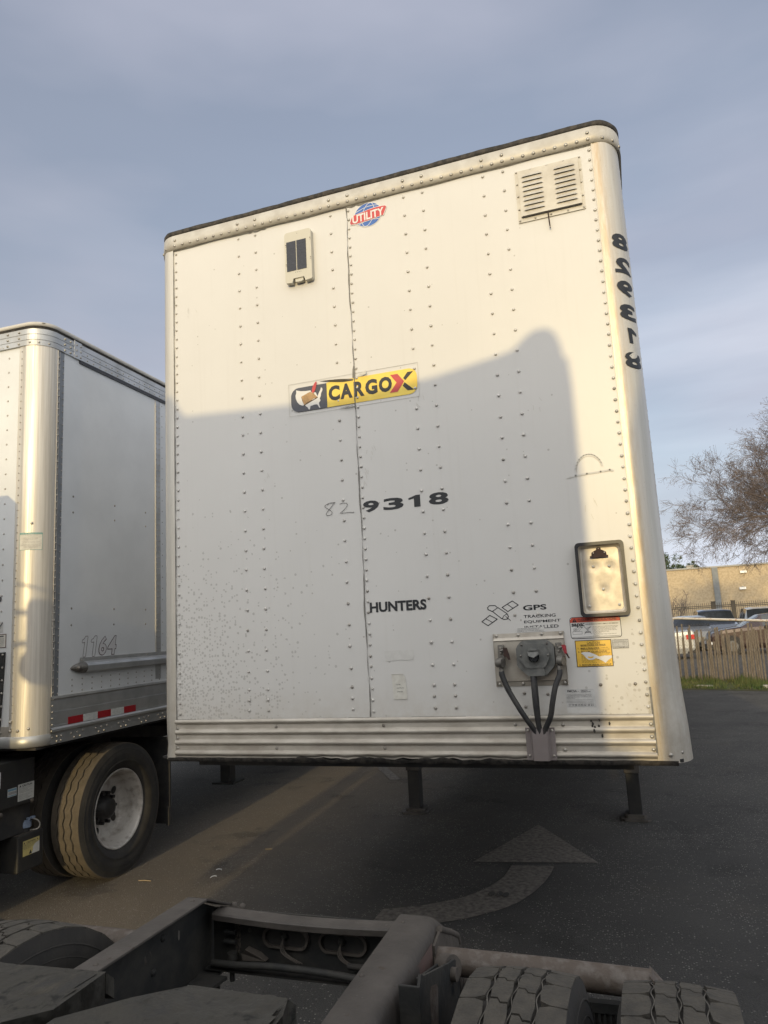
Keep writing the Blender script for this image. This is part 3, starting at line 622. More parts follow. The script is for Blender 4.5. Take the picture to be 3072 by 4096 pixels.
# cargo logo
m = gz([film]); Y = -.0052
def rect_line(x0, x1, z0, z1, wd=.0013, y=Y, mt=None):
    m.box(x0, x1, y, y+.0006, z0, z0+wd, mt); m.box(x0, x1, y, y+.0006, z1-wd, z1, mt); m.box(x0, x0+wd, y, y+.0006, z0+wd, z1-wd, mt); m.box(x1-wd, x1, y, y+.0006, z0+wd, z1-wd, mt)
rect_line(.717, 1.438, 1.738, 1.916)
def half(x0, x1, z0, z1, r, left, mt, y):
    p = []
    if left: p = [(x1, z0), (x1, z1)]+[(x0+r-r*sin(R(i*15)), z1-r+r*cos(R(i*15))) for i in range(7)]+[(x0+r-r*cos(R(i*15)), z0+r-r*sin(R(i*15))) for i in range(7)]
    else: p = [(x0, z1), (x0, z0)]+[(x1-r+r*sin(R(i*15)), z0+r-r*cos(R(i*15))) for i in range(7)]+[(x1-r+r*cos(R(i*15)), z1-r+r*sin(R(i*15))) for i in range(7)]
    m.poly([(x, y, z) for x, z in p], mt)
half(.730, .9372, 1.757, 1.889, .046, True, navy, Y); half(.9375, 1.430, 1.757, 1.892, .044, False, gold, Y)
b0, o0 = (1100, 1400), .4219
US = [(205,388),(250,395),(300,392),(345,385),(350,402),(372,400),(395,405),(408,440),(425,405),(440,375),(445,355),(457,360),(460,380),(445,410),(440,440),(430,460),(437,480),(420,505),(425,530),(432,548),(425,552),(415,535),(405,518),(380,520),(355,530),(340,535),(330,570),(320,565),(308,545),(295,540),(285,525),(262,533),(235,525),(212,500),(200,470),(197,440),(205,415)]
def bx(px, py): # sticker artwork coordinates
    u = (px-131)/1221; x = .717+.7205*u*(1+.02*(1-u)); ztop = 340-230*u; zbot = 643-209*u; return (x, 1.9135-(py-ztop)/(zbot-ztop)*.176)
m.poly([(bx(*p)[0], Y-.0007, bx(*p)[1]) for p in US], white)
m.poly([(bx(*p)[0], Y-.0012, bx(*p)[1]) for p in [(253,450),(262,490),(280,532),(352,490),(412,455),(405,440),(375,470),(345,480)]], tand)
m.poly([(bx(*p)[0], Y-.0016, bx(*p)[1]) for p in [(255,447),(285,430),(316,412),(330,445),(345,482),(310,500),(277,526)]], tan)
m.poly([(bx(*p)[0], Y-.0016, bx(*p)[1]) for p in [(316,412),(342,400),(372,412),(408,450),(375,462),(345,482),(330,445)]], tan)
for i in range(6):
    a = bx(272+3*i, 452+11*i); c = bx(308+5*i, 434+9*i); m.quad((a[0], Y-.002, a[1]), (c[0], Y-.002, c[1]), (c[0], Y-.002, c[1]+.0012), (a[0], Y-.002, a[1]+.0012), tand)
m.poly([(bx(*p)[0], Y-.0024, bx(*p)[1]) for p in [(403,297),(408,315),(402,345),(392,375),(380,402),(366,412),(357,400),(360,372),(372,340),(388,312)]], red)
a = bx(380, 400); c = bx(360, 445); m.prism([(a[0], Y-.0026, a[1]), (a[0]+.0015, Y-.0026, a[1]), (c[0], Y-.0026, c[1])], (0, .0004, 0), tand)
for ch, xa, xb in (('C', .947, 1.011), ('A', 1.013, 1.081), ('R', 1.089, 1.147), ('G', 1.152, 1.218), ('O', 1.226, 1.297)):
    m.text(ch, xa, xb, 1.788, 1.869, Y-.001, black, bold=.05)
m.poly([(x, Y-.0013, z) for x, z in [(1.290,1.873),(1.329,1.873),(1.362,1.829),(1.325,1.779),(1.283,1.779),(1.322,1.828)]], red)
m.poly([(x, Y-.001, z) for x, z in [(1.358,1.846),(1.382,1.874),(1.412,1.874),(1.368,1.833)]], black)
m.poly([(x, Y-.001, z) for x, z in [(1.364,1.823),(1.353,1.806),(1.378,1.778),(1.411,1.778)]], black)
# torn and curled film at the seam
m.add([(.895, Y-.001, 1.905), (.95, Y-.012, 1.900), (1.02, Y-.016, 1.893), (1.09, Y-.006, 1.886), (1.085, Y-.001, 1.878), (1.03, Y-.001, 1.879), (.97, Y-.001, 1.889)], [(0, 1, 6), (1, 2, 5, 6), (2, 3, 4, 5)], caulk)
m.add([(1.10, Y-.001, 1.893), (1.125, Y-.004, 1.905), (1.165, Y-.012, 1.918), (1.163, Y-.012, 1.898), (1.13, Y-.003, 1.893)], [(0, 1, 4), (1, 2, 3, 4)], paper)
m.add([(1.0, Y-.001, 1.742), (1.05, Y-.008, 1.7395), (1.09, Y-.010, 1.743), (1.09, Y-.001, 1.747)], [(0, 1, 2, 3)], tar)
m.box(1.0915, 1.0955, Y-.0022, Y-.001, 1.757, 1.872, caulk)
m.build('cargo_logo_sticker', T)
# painted and handwritten numbers and words
m = gz([black]); Y = -.0042
for ch, xa, xb, za, zb in (('9', 1.107, 1.193, 1.181, 1.240), ('3', 1.215, 1.321, 1.182, 1.241), ('8', 1.450, 1.549, 1.183, 1.243)): m.text(ch, xa, xb, za, zb, Y, bold=.034)
m.poly([(1.375,Y,1.183),(1.407,Y,1.183),(1.407,Y,1.242),(1.385,Y,1.242),(1.362,Y,1.234),(1.347,Y,1.230),(1.347,Y,1.221),(1.375,Y,1.226)])
m.build('painted_number', T)
m = gz([black]); m.text('HUNTERS', 1.117, 1.406, .684, .734, Y, bold=.038); m.build('name_lettering', T)
m = gz([black]); m.text('GPS', 1.861, 1.967, .651, .675, Y, bold=.03); m.text('TRACKING', 1.861, 2.004, .617, .631, Y, bold=.014); m.text('EQUIPMENT', 1.861, 2.024, .592, .606, Y, bold=.014); m.text('INSTALLED', 1.861, 2.013, .568, .582, Y, bold=.014)
m.build('gps_lettering', T); m = gz([black])
def line(mb, p, wd, y, mt=None, closed=False):
    if closed: p = p+[p[0]]
    for a, c in zip(p[:-1], p[1:]):
        dx, dz = c[0]-a[0], c[1]-a[1]; l = sqrt(dx*dx+dz*dz) or 1; nx, nz_ = -dz/l*wd/2, dx/l*wd/2; ex, ez = dx/l*wd*.4, dz/l*wd*.4
        mb.quad((a[0]-nx-ex, y, a[1]-nz_-ez), (c[0]-nx+ex, y, c[1]-nz_+ez), (c[0]+nx+ex, y, c[1]+nz_+ez), (a[0]+nx-ex, y, a[1]+nz_-ez), mt)
def Z7(px, py): # satellite artwork -> panel
    return (1.666+(px-50)*(1.841-1.666)/270, .6115+(715-py)*.000655-(px-50)*.0000560)
for poly in ([(52,715),(112,668),(163,693),(95,741)], [(205,610),(280,563),(320,590),(243,638)]): line(m, [Z7(*p) for p in poly], .0038, Y, closed=True)
line(m, [Z7(80,692), Z7(130,718)], .0032, Y); line(m, [Z7(242,586), Z7(282,614)], .0032, Y)
line(m, [Z7(*p) for p in [(133,640),(175,612),(235,652),(245,672),(235,690),(210,693),(195,688)]], .0038, Y, closed=True)
line(m, [Z7(*p) for p in [(130,640),(103,628),(100,615),(115,600),(155,598),(168,610)]], .0038, Y)
line(m, [Z7(235,655), Z7(212,668), Z7(200,688)], .003, Y); line(m, [Z7(225,672), Z7(257,700)], .003, Y)
m.build('satellite_icon', T); m = gz([pen])
line(m, [(.913,1.244),(.925,1.2505),(.943,1.2505),(.957,1.252)], .0022, Y, pen)
eight = [(.950,1.251),(.932,1.2515),(.915,1.248),(.901,1.241),(.899,1.233),(.912,1.224),(.928,1.214),(.938,1.203),(.936,1.192),(.922,1.187),(.908,1.189),(.905,1.197),(.914,1.209),(.929,1.224),(.944,1.240),(.957,1.252)]
line(m, eight, .0023, Y, pen); m.build('handwritten_number', T); m = gz([pen]); line(m, [(.982,1.240),(1.000,1.244),(1.018,1.241),(1.024,1.232),(1.018,1.221),(1.003,1.207),(.982,1.193),(1.010,1.192),(1.040,1.192),(1.057,1.189),(1.056,1.193)], .0023, Y, pen)
m.build('handwritten_number', T)
# stickers
m = gz([paper]); m.poly([(1.211,-.0045,.386),(1.268,-.0045,.383),(1.279,-.0045,.374),(1.286,-.0045,.283),(1.281,-.0045,.271),(1.217,-.0045,.271)])
m.box(1.211, 1.27, -.0056, -.0044, .3845, .3865, film); m.box(1.217, 1.284, -.0056, -.0044, .2695, .2712, film)
m.text('13708', 1.232, 1.253, .336, .3405, -.0052, faded); m.text('16UTILITY', 1.234, 1.271, .319, .3245, -.0052, faded); m.text('53X102', 1.234, 1.263, .302, .3075, -.0052, faded); m.build('paper_sticker', T)
m = gz([ghost]); m.poly([(1.178,-.0042,.498),(1.328,-.0042,.497),(1.327,-.0042,.455),(1.30,-.0042,.449),(1.26,-.0042,.453),(1.186,-.0042,.447)]); 
m.build('glue_patch', T)
m = gz([greyp]); Y = -.0045   # half moon scrape marks
line(m, [(2.151+.0605*(1-cos(a))-.0, 1.262+.077*sin(a)) for a in [i*pi/14*.93 for i in range(15)]], .005, Y, ghost)
m.build('scrape_mark', T); m = gz([ghost]); line(m, [(2.155+.056*(1-cos(a)), 1.262+.068*sin(a)) for a in [i*pi/14*.93 for i in range(15)]], .0016, Y-.0003, film)
line(m, [(2.11,1.240),(2.15,1.247),(2.20,1.250),(2.26,1.252),(2.30,1.256),(2.315,1.250)], .007, Y, ghost); line(m, [(2.11,1.237),(2.16,1.243),(2.24,1.247),(2.30,1.250),(2.314,1.246)], .0016, Y-.0003, film)
for x0_, z0_, n in ((1.16, 1.5, 5), (1.43, 1.72, 4), (1.15, 1.37, 6), (2.0, 1.62, 3), (.58, 1.46, 3), (2.2, 1.1, 4), (2.3, .3, 3), (.12, 2.45, 4)):
    for i in range(n):
        m.build('scrape_mark', T); m = gz([film]); a = (x0_+rnd.uniform(-.03, .03), z0_+rnd.uniform(-.04, .04)); line(m, [a, (a[0]+rnd.uniform(-.006, .012), a[1]+rnd.uniform(-.03, -.01))], .0012, Y, film)
m.build('scrape_mark', T)
# cleaning label
m = gz([white]); Y = -.0045
def rp_(x0, x1, z0, z1, r, y, mt): m.poly([(p[0], y, p[2]) for p in rr(x0, x1, z0, z1, r)], mt)
rp_(2.062, 2.279, .514, .609, .013, Y, black); rp_(2.0645, 2.2765, .5165, .6065, .011, Y-.0006, white)
m.poly([(2.0645, Y-.0012, .585), (2.2765, Y-.0012, .585), (2.2765, Y-.0012, .597), (2.268, Y-.0012, .6065), (2.073, Y-.0012, .6065), (2.0645, Y-.0012, .597)], redd)
m.poly([(2.073, Y-.0018, .587), (2.094, Y-.0018, .587), (2.0835, Y-.0018, .6045)], black); m.text('!', 2.0822, 2.0848, .589, .6, Y-.0024, redd)
m.text('CLEANING INSTRUCTIONS', 2.098, 2.262, .5895, .601, Y-.0018, black, bold=.012)
m.text('sapa:', 2.069, 2.125, .562, .5815, Y-.0012, black, bold=.035)
m.text('SAPA EXTRUSIONS NORTH AMERICA RECOMMENDS:', 2.129, 2.268, .573, .5775, Y-.0012, black, bold=.01)
zz = .5655
for t_ in ('1. DO NOT CLEAN WITH PRODUCTS THAT INCLUDE', '   ACID, ALKALI, CHLORIDE OR OTHER CORROSIVE', '   CHEMICALS. PERMANENT DAMAGE MAY OCCUR.', '2. RINSE WITH CLEAN, WARM WATER AND MILD', '   DETERGENT PER MANUFACTURERS', '   RECOMMENDATION', '3. RINSE WITH CLEAN, WARM WATER AND DRY', '   THOROUGHLY.'):
    m.text(t_, 2.157, 2.157+.108*len(t_.strip())/42, zz-.0035, zz, Y-.0012, black); zz -= .0056
line(m, [(2.072,.534),(2.112,.534),(2.112,.546),(2.072,.546)], .001, Y-.0012, black, True)
for cx_, cz_ in ((2.080,.549),(2.086,.552),(2.080,.556),(2.087,.559)): line(m, [(cx_+.004*cos(a), cz_+.0035*sin(a)) for a in [i*pi/4 for i in range(8)]], .0009, Y-.0013, black, True)
line(m, [(2.092,.551),(2.106,.566)], .001, Y-.0012, black); line(m, [(2.098,.548),(2.115,.562)], .001, Y-.0012, black); line(m, [(2.106,.566),(2.115,.562)], .003, Y-.0012, black)
line(m, [(2.122,.566),(2.152,.533)], .0014, Y-.0012, black); line(m, [(2.150,.566),(2.122,.533)], .0014, Y-.0012, black); m.box(2.124, 2.150, Y-.0018, Y-.001, .540, .543, black); line(m, [(2.134,.558),(2.149,.562)], .002, Y-.0014, black)
m.box(2.07, 2.27, Y-.0016, Y-.0008, .5205, .5218, faded); m.build('cleaning_label', T)
# caution label
m = gz([black]); Y = -.0045; m.box(2.0765, 2.231, Y, Y+.001, .391, .5065); m.box(2.0795, 2.228, Y-.0008, Y, .394, .5035, yellow)
def tl(s_, x0, x1, z, h, u=False, bold=.02):
    m.text(s_, x0, x1, z, z+h, Y-.0012, black, bold=bold)
    if u: m.box(x0, x1, Y-.0012, Y-.0009, z-.0018, z-.0009, black)
tl('CAUTION', 2.128, 2.182, .4915, .0085, True, .0); tl('BEFORE TOWING THIS TRAILER', 2.100, 2.206, .4815, .0062, True); tl('1.', 2.0875, 2.093, .469, .006); tl('MAKE A VISUAL CHECK', 2.099, 2.179, .469, .006, True)
tl('TO ASSURE THAT', 2.185, 2.215, .470, .0035, False, 0); tl('THE FIFTH WHEEL LOCKING LEVER IS IN THE LOCKED POSITION.', 2.099, 2.222, .4625, .0036, False, 0)
tl('2.', 2.0875, 2.094, .454, .006); tl('MAKE SURE YOU ARE COUPLED', 2.099, 2.209, .454, .006, True)
for i in range(8): tl(['WITH TRACTOR BRAKES RELEASED AND TRAILER','BRAKES LOCKED, PULL FORWARD GENTLY IN LOW','GEAR TO ENSURE THE COUPLING IS SECURE THEN','COUPLING COMPLETE. THE LOWER BOLSTER PLATE','BY THIS TEST DOES NOT PROVE THE KING PIN IS','LOCKED. AND THE FIFTH WHEEL MAY SEPARATE','FURTHER DAMAGE TO THE LOCKING JAW OR','MAY BE SERIOUS, STOP, OR SLOWED THEREFORE'][i], 2.099, 2.222-.006*(i % 3), .4475-.0057*i, .0037, False, 0)
tl('3.', 2.0875, 2.094, .3975, .006); tl('MAKE SURE LEGS ARE CRANKED UP', 2.099, 2.222, .3975, .006, True)
m.poly([(x, Y-.0020, z) for x, z in [(2.098,.452),(2.112,.456),(2.135,.454),(2.158,.444),(2.175,.434),(2.198,.438),(2.2275,.437),(2.2275,.428),(2.212,.419),(2.199,.406),(2.186,.416),(2.170,.424),(2.160,.428),(2.150,.422),(2.130,.421),(2.118,.430),(2.112,.440)]], white)
m.poly([(x, Y-.0026, z) for x, z in [(2.126,.437),(2.140,.434),(2.152,.437),(2.148,.430),(2.137,.428),(2.128,.431)]], yellow); m.build('caution_label', T)
m = gz([faded]); Y = -.0045; m.box(2.2345, 2.3015, Y, Y+.001, .466, .504); m.box(2.236, 2.300, Y-.0007, Y, .4675, .5025, greyp)
m.box(2.236, 2.300, Y-.0011, Y-.0006, .492, .4928, faded); m.box(2.236, 2.300, Y-.0011, Y-.0006, .4745, .4753, faded)
m.text('TIRES AND WHEELS ARE ONE', 2.239, 2.297, .4985, .5012, Y-.0011, faded); m.text('OF THE FOLLOWING RATINGS', 2.242, 2.294, .494, .4968, Y-.0011, faded); m.text('UTILITY TRAILER MFG. CO.', 2.238, 2.298, .4688, .4728, Y-.0011, faded, bold=.02)
for i in range(3): m.text('6,750 LBS', 2.239, 2.262, .4885-.0048*i, .4908-.0048*i, Y-.0011, faded); m.text('6,040 LBS', 2.275, 2.297, .4885-.0048*i, .4908-.0048*i, Y-.0011, faded)
m.build('rating_label', T)
m = gz([greyp]); Y = -.0045; m.poly([(2.015,Y,.2985),(2.137,Y,.297),(2.142,Y,.292),(2.140,Y,.262),(2.143,Y,.218),(2.017,Y,.219)]); m.poly([(2.017,Y+.0003,.219),(2.150,Y+.0003,.218),(2.152,Y+.0003,.195),(2.018,Y+.0003,.196)], ghost)
m.text('FMCSA -', 2.025, 2.073, .2845, .294, Y-.0006, faded, bold=.02); m.text('PERIODIC', 2.083, 2.112, .290, .294, Y-.0006, faded, bold=.02); m.text('INSPECTION', 2.083, 2.124, .2835, .2875, Y-.0006, faded, bold=.02)
for i, s_ in enumerate(('THIS VEHICLE HAS BEEN INSPECTED IN ACCORDANCE WITH','THE REQUIREMENTS OF PART 396 OF THE FEDERAL MOTOR','CARRIER SAFETY REGULATIONS AND IS RECORDED IN FILE','INSPECTION REPORT')): m.text(s_, 2.021, 2.021+.105*len(s_)/50, .2725-.005*i, .2752-.005*i, Y-.0006, faded)
for z in (.2515, .2455, .2405): m.box(2.021, 2.132, Y-.0008, Y-.0005, z, z+.0006, faded)
for i, s_ in enumerate(('JAN', 'FEB', 'MAR', 'APR', 'MAY', 'JUN')): m.text(s_, 2.026+.013*i, 2.036+.013*i, .2300, .2332, Y-.0006, faded, bold=.02)
for i, s_ in enumerate(('JUL', 'AUG', 'SEP', 'OCT', 'NOV', 'DEC')): m.text(s_, 2.026+.013*i, 2.036+.013*i, .2255, .2287, Y-.0006, faded, bold=.02)
m.text('20', 2.106, 2.116, .2258, .2328, Y-.0006, faded, bold=.02); m.text('21', 2.120, 2.130, .2258, .2328, Y-.0006, faded, bold=.02); m.box(2.024, 2.133, Y-.0007, Y-.0005, .2238, .2243, faded); m.box(2.024, 2.133, Y-.0007, Y-.0005, .2342, .2347, faded); m.build('inspection_label', T)
m = gz([greyp]); m.box(1.825, 1.949, -.0052, -.0044, .5545, .5745, panel)
for i, s_ in enumerate(('THIS TRAILER IS GPS EQUIPPED AND', 'REQUIRES CONTINUOUS ELECTRICAL', 'POWER TO THE AUXILIARY, BLUE CIRCUIT')): m.text(s_, 1.828, 1.828+.118*len(s_)/36, .5685-.0055*i, .5722-.0055*i, -.0058, faded, bold=.01)
m.build('gps_notice', T)
# document box
m = gz([trim]); Y0 = -.004
def ring(m, o, i_, y0, y1, mt):
    n = len(o); m.add([(p[0], y1, p[2]) for p in o]+[(p[0], y1, p[2]) for p in i_], [(k, (k+1) % n, n+(k+1) % n, n+k) for k in range(n)], mt)
    m.add([(p[0], y0, p[2]) for p in o]+[(p[0], y1, p[2]) for p in o], [(k, (k+1) % n, n+(k+1) % n, n+k) for k in range(n)], mt, True)
    m.add([(p[0], y0, p[2]) for p in i_]+[(p[0], y1, p[2]) for p in i_], [(k, n+k, n+(k+1) % n, (k+1) % n) for k in range(n)], mt, True)
OB = rr(2.116, 2.325, .606, .934, .018); IB = rr(2.130, 2.311, .620, .920, .013)
ring(m, OB, IB, Y0, -.040, trim); box_ = m.build('document_box', T)
m = gz([tray]); I2 = rr(2.136, 2.305, .626, .914, .016); I1 = rr(2.130, 2.311, .620, .920, .013)
n = len(I1); m.add([(p[0], -.036, p[2]) for p in I1]+[(p[0], -.016, p[2]) for p in I2], [(k, (k+1) % n, n+(k+1) % n, n+k) for k in range(n)], None, True)
I3 = rr(2.142, 2.299, .632, .908, .018); m.add([(p[0], -.016, p[2]) for p in I2]+[(p[0], -.0125, p[2]) for p in I3], [(k, (k+1) % n, n+(k+1) % n, n+k) for k in range(n)], None, True)
gx, gzn = 14, 24; vv = []
for i in range(gx+1):
    for j in range(gzn+1):
        x = 2.1425+.156*i/gx; z = .6325+.275*j/gzn; d = 0
        for a, c in ((2.187, .827), (2.255, .824), (2.221, .724)): d += .0045*math.exp(-(((x-a)/.016)**2+((z-c)/.016)**2))
        vv.append((x, -.0115+d, z))
k = gzn+1; m.add(vv, [(i*k+j, (i+1)*k+j, (i+1)*k+j+1, i*k+j+1) for i in range(gx) for j in range(gzn)], None, True)
for x, z in ((2.187,.827),(2.255,.824),(2.221,.724),(2.155,.653),(2.282,.653)): m.rivet((x, -.0125, z), (0, -1, 0), .0072, .0045, rivw); m.rivet((x, -.0168, z), (0, -1, 0), .0018, .0006, black, 6)
m.build('box_tray', box_)
m = gz([rusty]); m.poly([(2.178,-.030,.864),(2.256,-.030,.864),(2.256,-.030,.873),(2.178,-.030,.873)]); m.prism([(2.178,-.032,.864),(2.256,-.032,.864),(2.256,-.026,.872),(2.178,-.026,.872)], (0, .004, 0)); m.prism([(x, -.024, z) for x, z in [(2.184,.872),(2.250,.872),(2.248,.888),(2.236,.895),(2.227,.899),(2.227,.905),(2.222,.910),(2.212,.910),(2.207,.905),(2.207,.899),(2.198,.895),(2.186,.888)]], (0, .008, 0)); m.rivet((2.217,-.024,.904), (0,-1,0), .003, .001, tray, 6); m.rivet((2.194,-.024,.886),(0,-1,0),.003,.001,rivw,6); m.rivet((2.241,-.024,.886),(0,-1,0),.003,.001,rivw,6); m.build('clip', box_)
# air and electric connections
m = gz([steelplate]); vv = []
for z, y in ((.316,-.006),(.337,-.008),(.340,-.014),(.347,-.014),(.516,-.014),(.521,-.018),(.527,-.014),(.533,-.009),(.552,-.007)): vv += [(1.716, y, z), (2.031, y, z)]
m.add(vv, [(i*2, i*2+1, i*2+3, i*2+2) for i in range(8)], None, False); m.add([(1.716, -.003, .316), (2.031, -.003, .316), (2.031, -.003, .552), (1.716, -.003, .552)], [(0, 1, 2, 3)])
m.box(1.714, 1.717, -.014, -.003, .316, .552); m.box(2.030, 2.033, -.014, -.003, .316, .552)
for x, z in ((1.73,.543),(1.83,.543),(1.935,.543),(2.018,.543),(1.73,.327),(1.835,.327),(2.018,.327)): m.rivet((x, -.008, z), (0, -1, 0), .0085, .005, rivm)
conn = m.build('connector_plate', T)
m = gz([greyplas]); oc = [(1.826,.400),(1.820,.412),(1.820,.483),(1.828,.497),(1.844,.513),(1.852,.518),(1.955,.518),(1.964,.513),(1.982,.497),(1.988,.485),(1.988,.412),(1.983,.402),(1.945,.362),(1.866,.362)]
m.prism([(x, -.045, z) for x, z in oc], (0, .034, 0)); oi = [(1.862,.400),(1.835,.440),(1.835,.452),(1.858,.497),(1.868,.504),(1.936,.504),(1.946,.499),(1.968,.455),(1.968,.444),(1.948,.404),(1.938,.398),(1.872,.396)]
m.prism([(x, -.062, z) for x, z in oi], (0, .020, 0)); m.prism([(1.868,-.058,.398),(1.936,-.058,.398),(1.946,-.058,.374),(1.938,-.058,.362),(1.868,-.058,.362),(1.860,-.058,.374)], (0, .02, 0))
m.tube([(1.902, -.058, .447), (1.902, -.085, .447)], .0245, 20, greyplas, cap=False); m.tube([(1.902, -.084, .447), (1.902, -.066, .447)], .0195, 20, black)
for a in range(6): m.tube([(1.902+.010*cos(a*pi/3), -.066, .447+.010*sin(a*pi/3)), (1.902+.010*cos(a*pi/3), -.0865, .447+.010*sin(a*pi/3))], .0016, 6, cast)
m.prism([(1.876,-.085,.470),(1.922,-.085,.472),(1.926,-.103,.458),(1.905,-.106,.444),(1.882,-.104,.452)], (0, .004, .002)); m.box(1.880, 1.922, -.090, -.062, .473, .480)
for x, z in ((1.842,.452),(1.962,.452),(1.846,.500),(1.960,.502)): m.rivet((x, -.062 if z < .49 else -.045, z), (0, -1, 0), .006, .005, cast, 6)
m.build('electric_socket', conn, bevel=.003)
for sd, gx_ in ((-1, 1.752), (1, 2.008)):
    m = gz([cast]); m.prism([(gx_-.013,-.045,.503),(gx_+.010,-.045,.503),(gx_+.013,-.045,.44),(gx_+.010,-.045,.405),(gx_-.010,-.045,.398),(gx_-.016,-.045,.43)], (0, .034, 0))
    m.tube([(gx_-.018 if sd < 0 else gx_-.004, -.05, .425), (gx_+.010 if sd < 0 else gx_+.02, -.062, .425)], .021, 14); m.tube([(gx_-.002, -.045, .415), (gx_-.004, -.05, .385)], .010, 10); m.tube([(gx_-.002, -.042, .395), (gx_-.003, -.046, .375)], .0125, 6)
    for z in (.488, .466): m.rivet((gx_, -.045, z), (0, -1, 0), .007, .006, rivd, 6)
    o = m.build('glad_hand', conn, bevel=.002)
    m = gz([redplas if sd > 0 else rusty])
    if sd > 0: m.prism([(2.022,-.062,.492),(2.036,-.062,.494),(2.042,-.062,.487),(2.043,-.062,.455),(2.034,-.062,.455),(2.026,-.062,.478)], (0, .014, 0)); m.prism([(2.036,-.06,.457),(2.044,-.06,.457),(2.054,-.06,.434),(2.048,-.06,.434)], (0, .008, 0), rusty); m.tube([(2.01,-.055,.480),(2.026,-.055,.484)], .006, 8, cast)
    else: m.prism([(1.765,-.062,.492),(1.782,-.062,.489),(1.790,-.062,.462),(1.794,-.062,.437),(1.786,-.062,.437),(1.778,-.062,.450),(1.766,-.062,.455)], (0, .010, 0)); m.tube([(1.75,-.055,.478),(1.768,-.055,.480)], .006, 8, cast)
    m.build('valve_handle', o)
def spline(P, n=10):
    o = []
    P = [P[0]]+list(P)+[P[-1]]
    for i in range(1, len(P)-2):
        for j in range(n):
            t = j/n; a, b_, c, d = [Vector(p) for p in P[i-1:i+3]]
            o.append(tuple(.5*((2*b_)+(-a+c)*t+(2*a-5*b_+4*c-d)*t*t+(-a+3*b_-3*c+d)*t**3)))
    o.append(tuple(P[-2])); return o
for path, r in (([(1.748,-.046,.385),(1.752,-.055,.368),(1.775,-.068,.31),(1.812,-.072,.24),(1.845,-.064,.18),(1.872,-.038,.128),(1.885,-.03,.08)], .0120),
                ([(1.886,-.04,.372),(1.888,-.055,.33),(1.889,-.062,.26),(1.891,-.052,.19),(1.894,-.036,.125),(1.895,-.03,.07)], .0120),
                ([(1.897,-.04,.372),(1.901,-.05,.30),(1.902,-.055,.22),(1.900,-.036,.12)], .004),
                ([(2.005,-.046,.385),(2.003,-.055,.365),(1.982,-.070,.315),(1.965,-.074,.25),(1.950,-.062,.19),(1.918,-.038,.128),(1.905,-.03,.08)], .0120)):
    m = gz([rubber]); pp = spline(path)
    m.tube(pp, r, 10)
    if r > .01 and path[0][0] < 1.8:
        for p in pp[4:22]: m.tube([p, (p[0]+.001, p[1]-.0003, p[2]-.0022)], r+.0014, 10)
    m.build('air_hose' if r > .008 else 'cable', conn)
m = gz([brownm]); m.prism([(1.829,-.012,.137),(1.829,-.012,.003),(1.957,-.012,.003),(1.957,-.012,.137)][::-1], (0, -.010, 0)); m.prism([(1.853,-.022,0),(1.861,-.046,0),(1.926,-.046,0),(1.934,-.022,0)], (0, 0, .136)); m.box(1.829, 1.957, -.0235, -.0215, -.001, .138)
for x, z in ((1.841,.125),(1.946,.125),(1.841,.018),(1.946,.018)): m.rivet((x, -.0235, z), (0, -1, 0), .0068, .004, rivm)
m.build('hose_cover', T, bevel=.002)
# landing legs
for cx_ in (.10, 2.156):
    m = gz([legm]); m.box(cx_-.068, cx_+.068, 3.72, 3.86, -.79, -.02); m.box(cx_-.078, cx_+.078, 3.70, 3.88, -.22, -.03)
    lg = m.build('landing_leg', T, bevel=.006)
    m = gz([legd]); m.box(cx_-.058, cx_+.058, 3.73, 3.85, -1.15, -.791); m.build('leg_ram', lg, bevel=.006)
    m = gz([legm]); sz = .128; pts = [(cx_-sz,3.70),(cx_-sz*.75,3.665),(cx_+sz*.75,3.665),(cx_+sz,3.70),(cx_+sz,3.90),(cx_+sz*.75,3.935),(cx_-sz*.75,3.935),(cx_-sz,3.90)]
    m.prism([(x, y, -1.188) for x, y in pts], (0, 0, .018)); m.prism([(cx_+(x-cx_)*.72, 3.8+(y-3.8)*.72, -1.17) for x, y in pts], (0, 0, .03)); m.build('leg_foot', lg, bevel=.004)
m = gz([legd]); m.tube([(2.25, 3.74, -.30), (2.47, 3.72, -.30), (2.50, 3.72, -.31), (2.52, 3.60, -.62), (2.60, 3.60, -.64)], .013, 8); m.box(2.21, 2.27, 3.70, 3.80, -.40, -.22); m.build('crank', T)
m = gz([legm]); m.tube([(.16, 3.79, -.19), (2.09, 3.79, -.19)], .022, 10); m.tube([(2.09, 3.79, -.19), (2.44, 3.74, -.22)], .012, 8); m.build('leg_shaft', T)
for x in (.10, 2.156): m = gz([legm]); m.tube([(x, 3.86, -.7), (x, 4.6, -.1)], .02, 6); m.build('leg_brace', T)
for xa, xb in ((.14, .9), (2.11, 1.5)): m = gz([legm]); m.tube([(xa, 3.8, -.12), (xb, 3.85, -.02)], .025, 6); m.build('leg_brace', T)

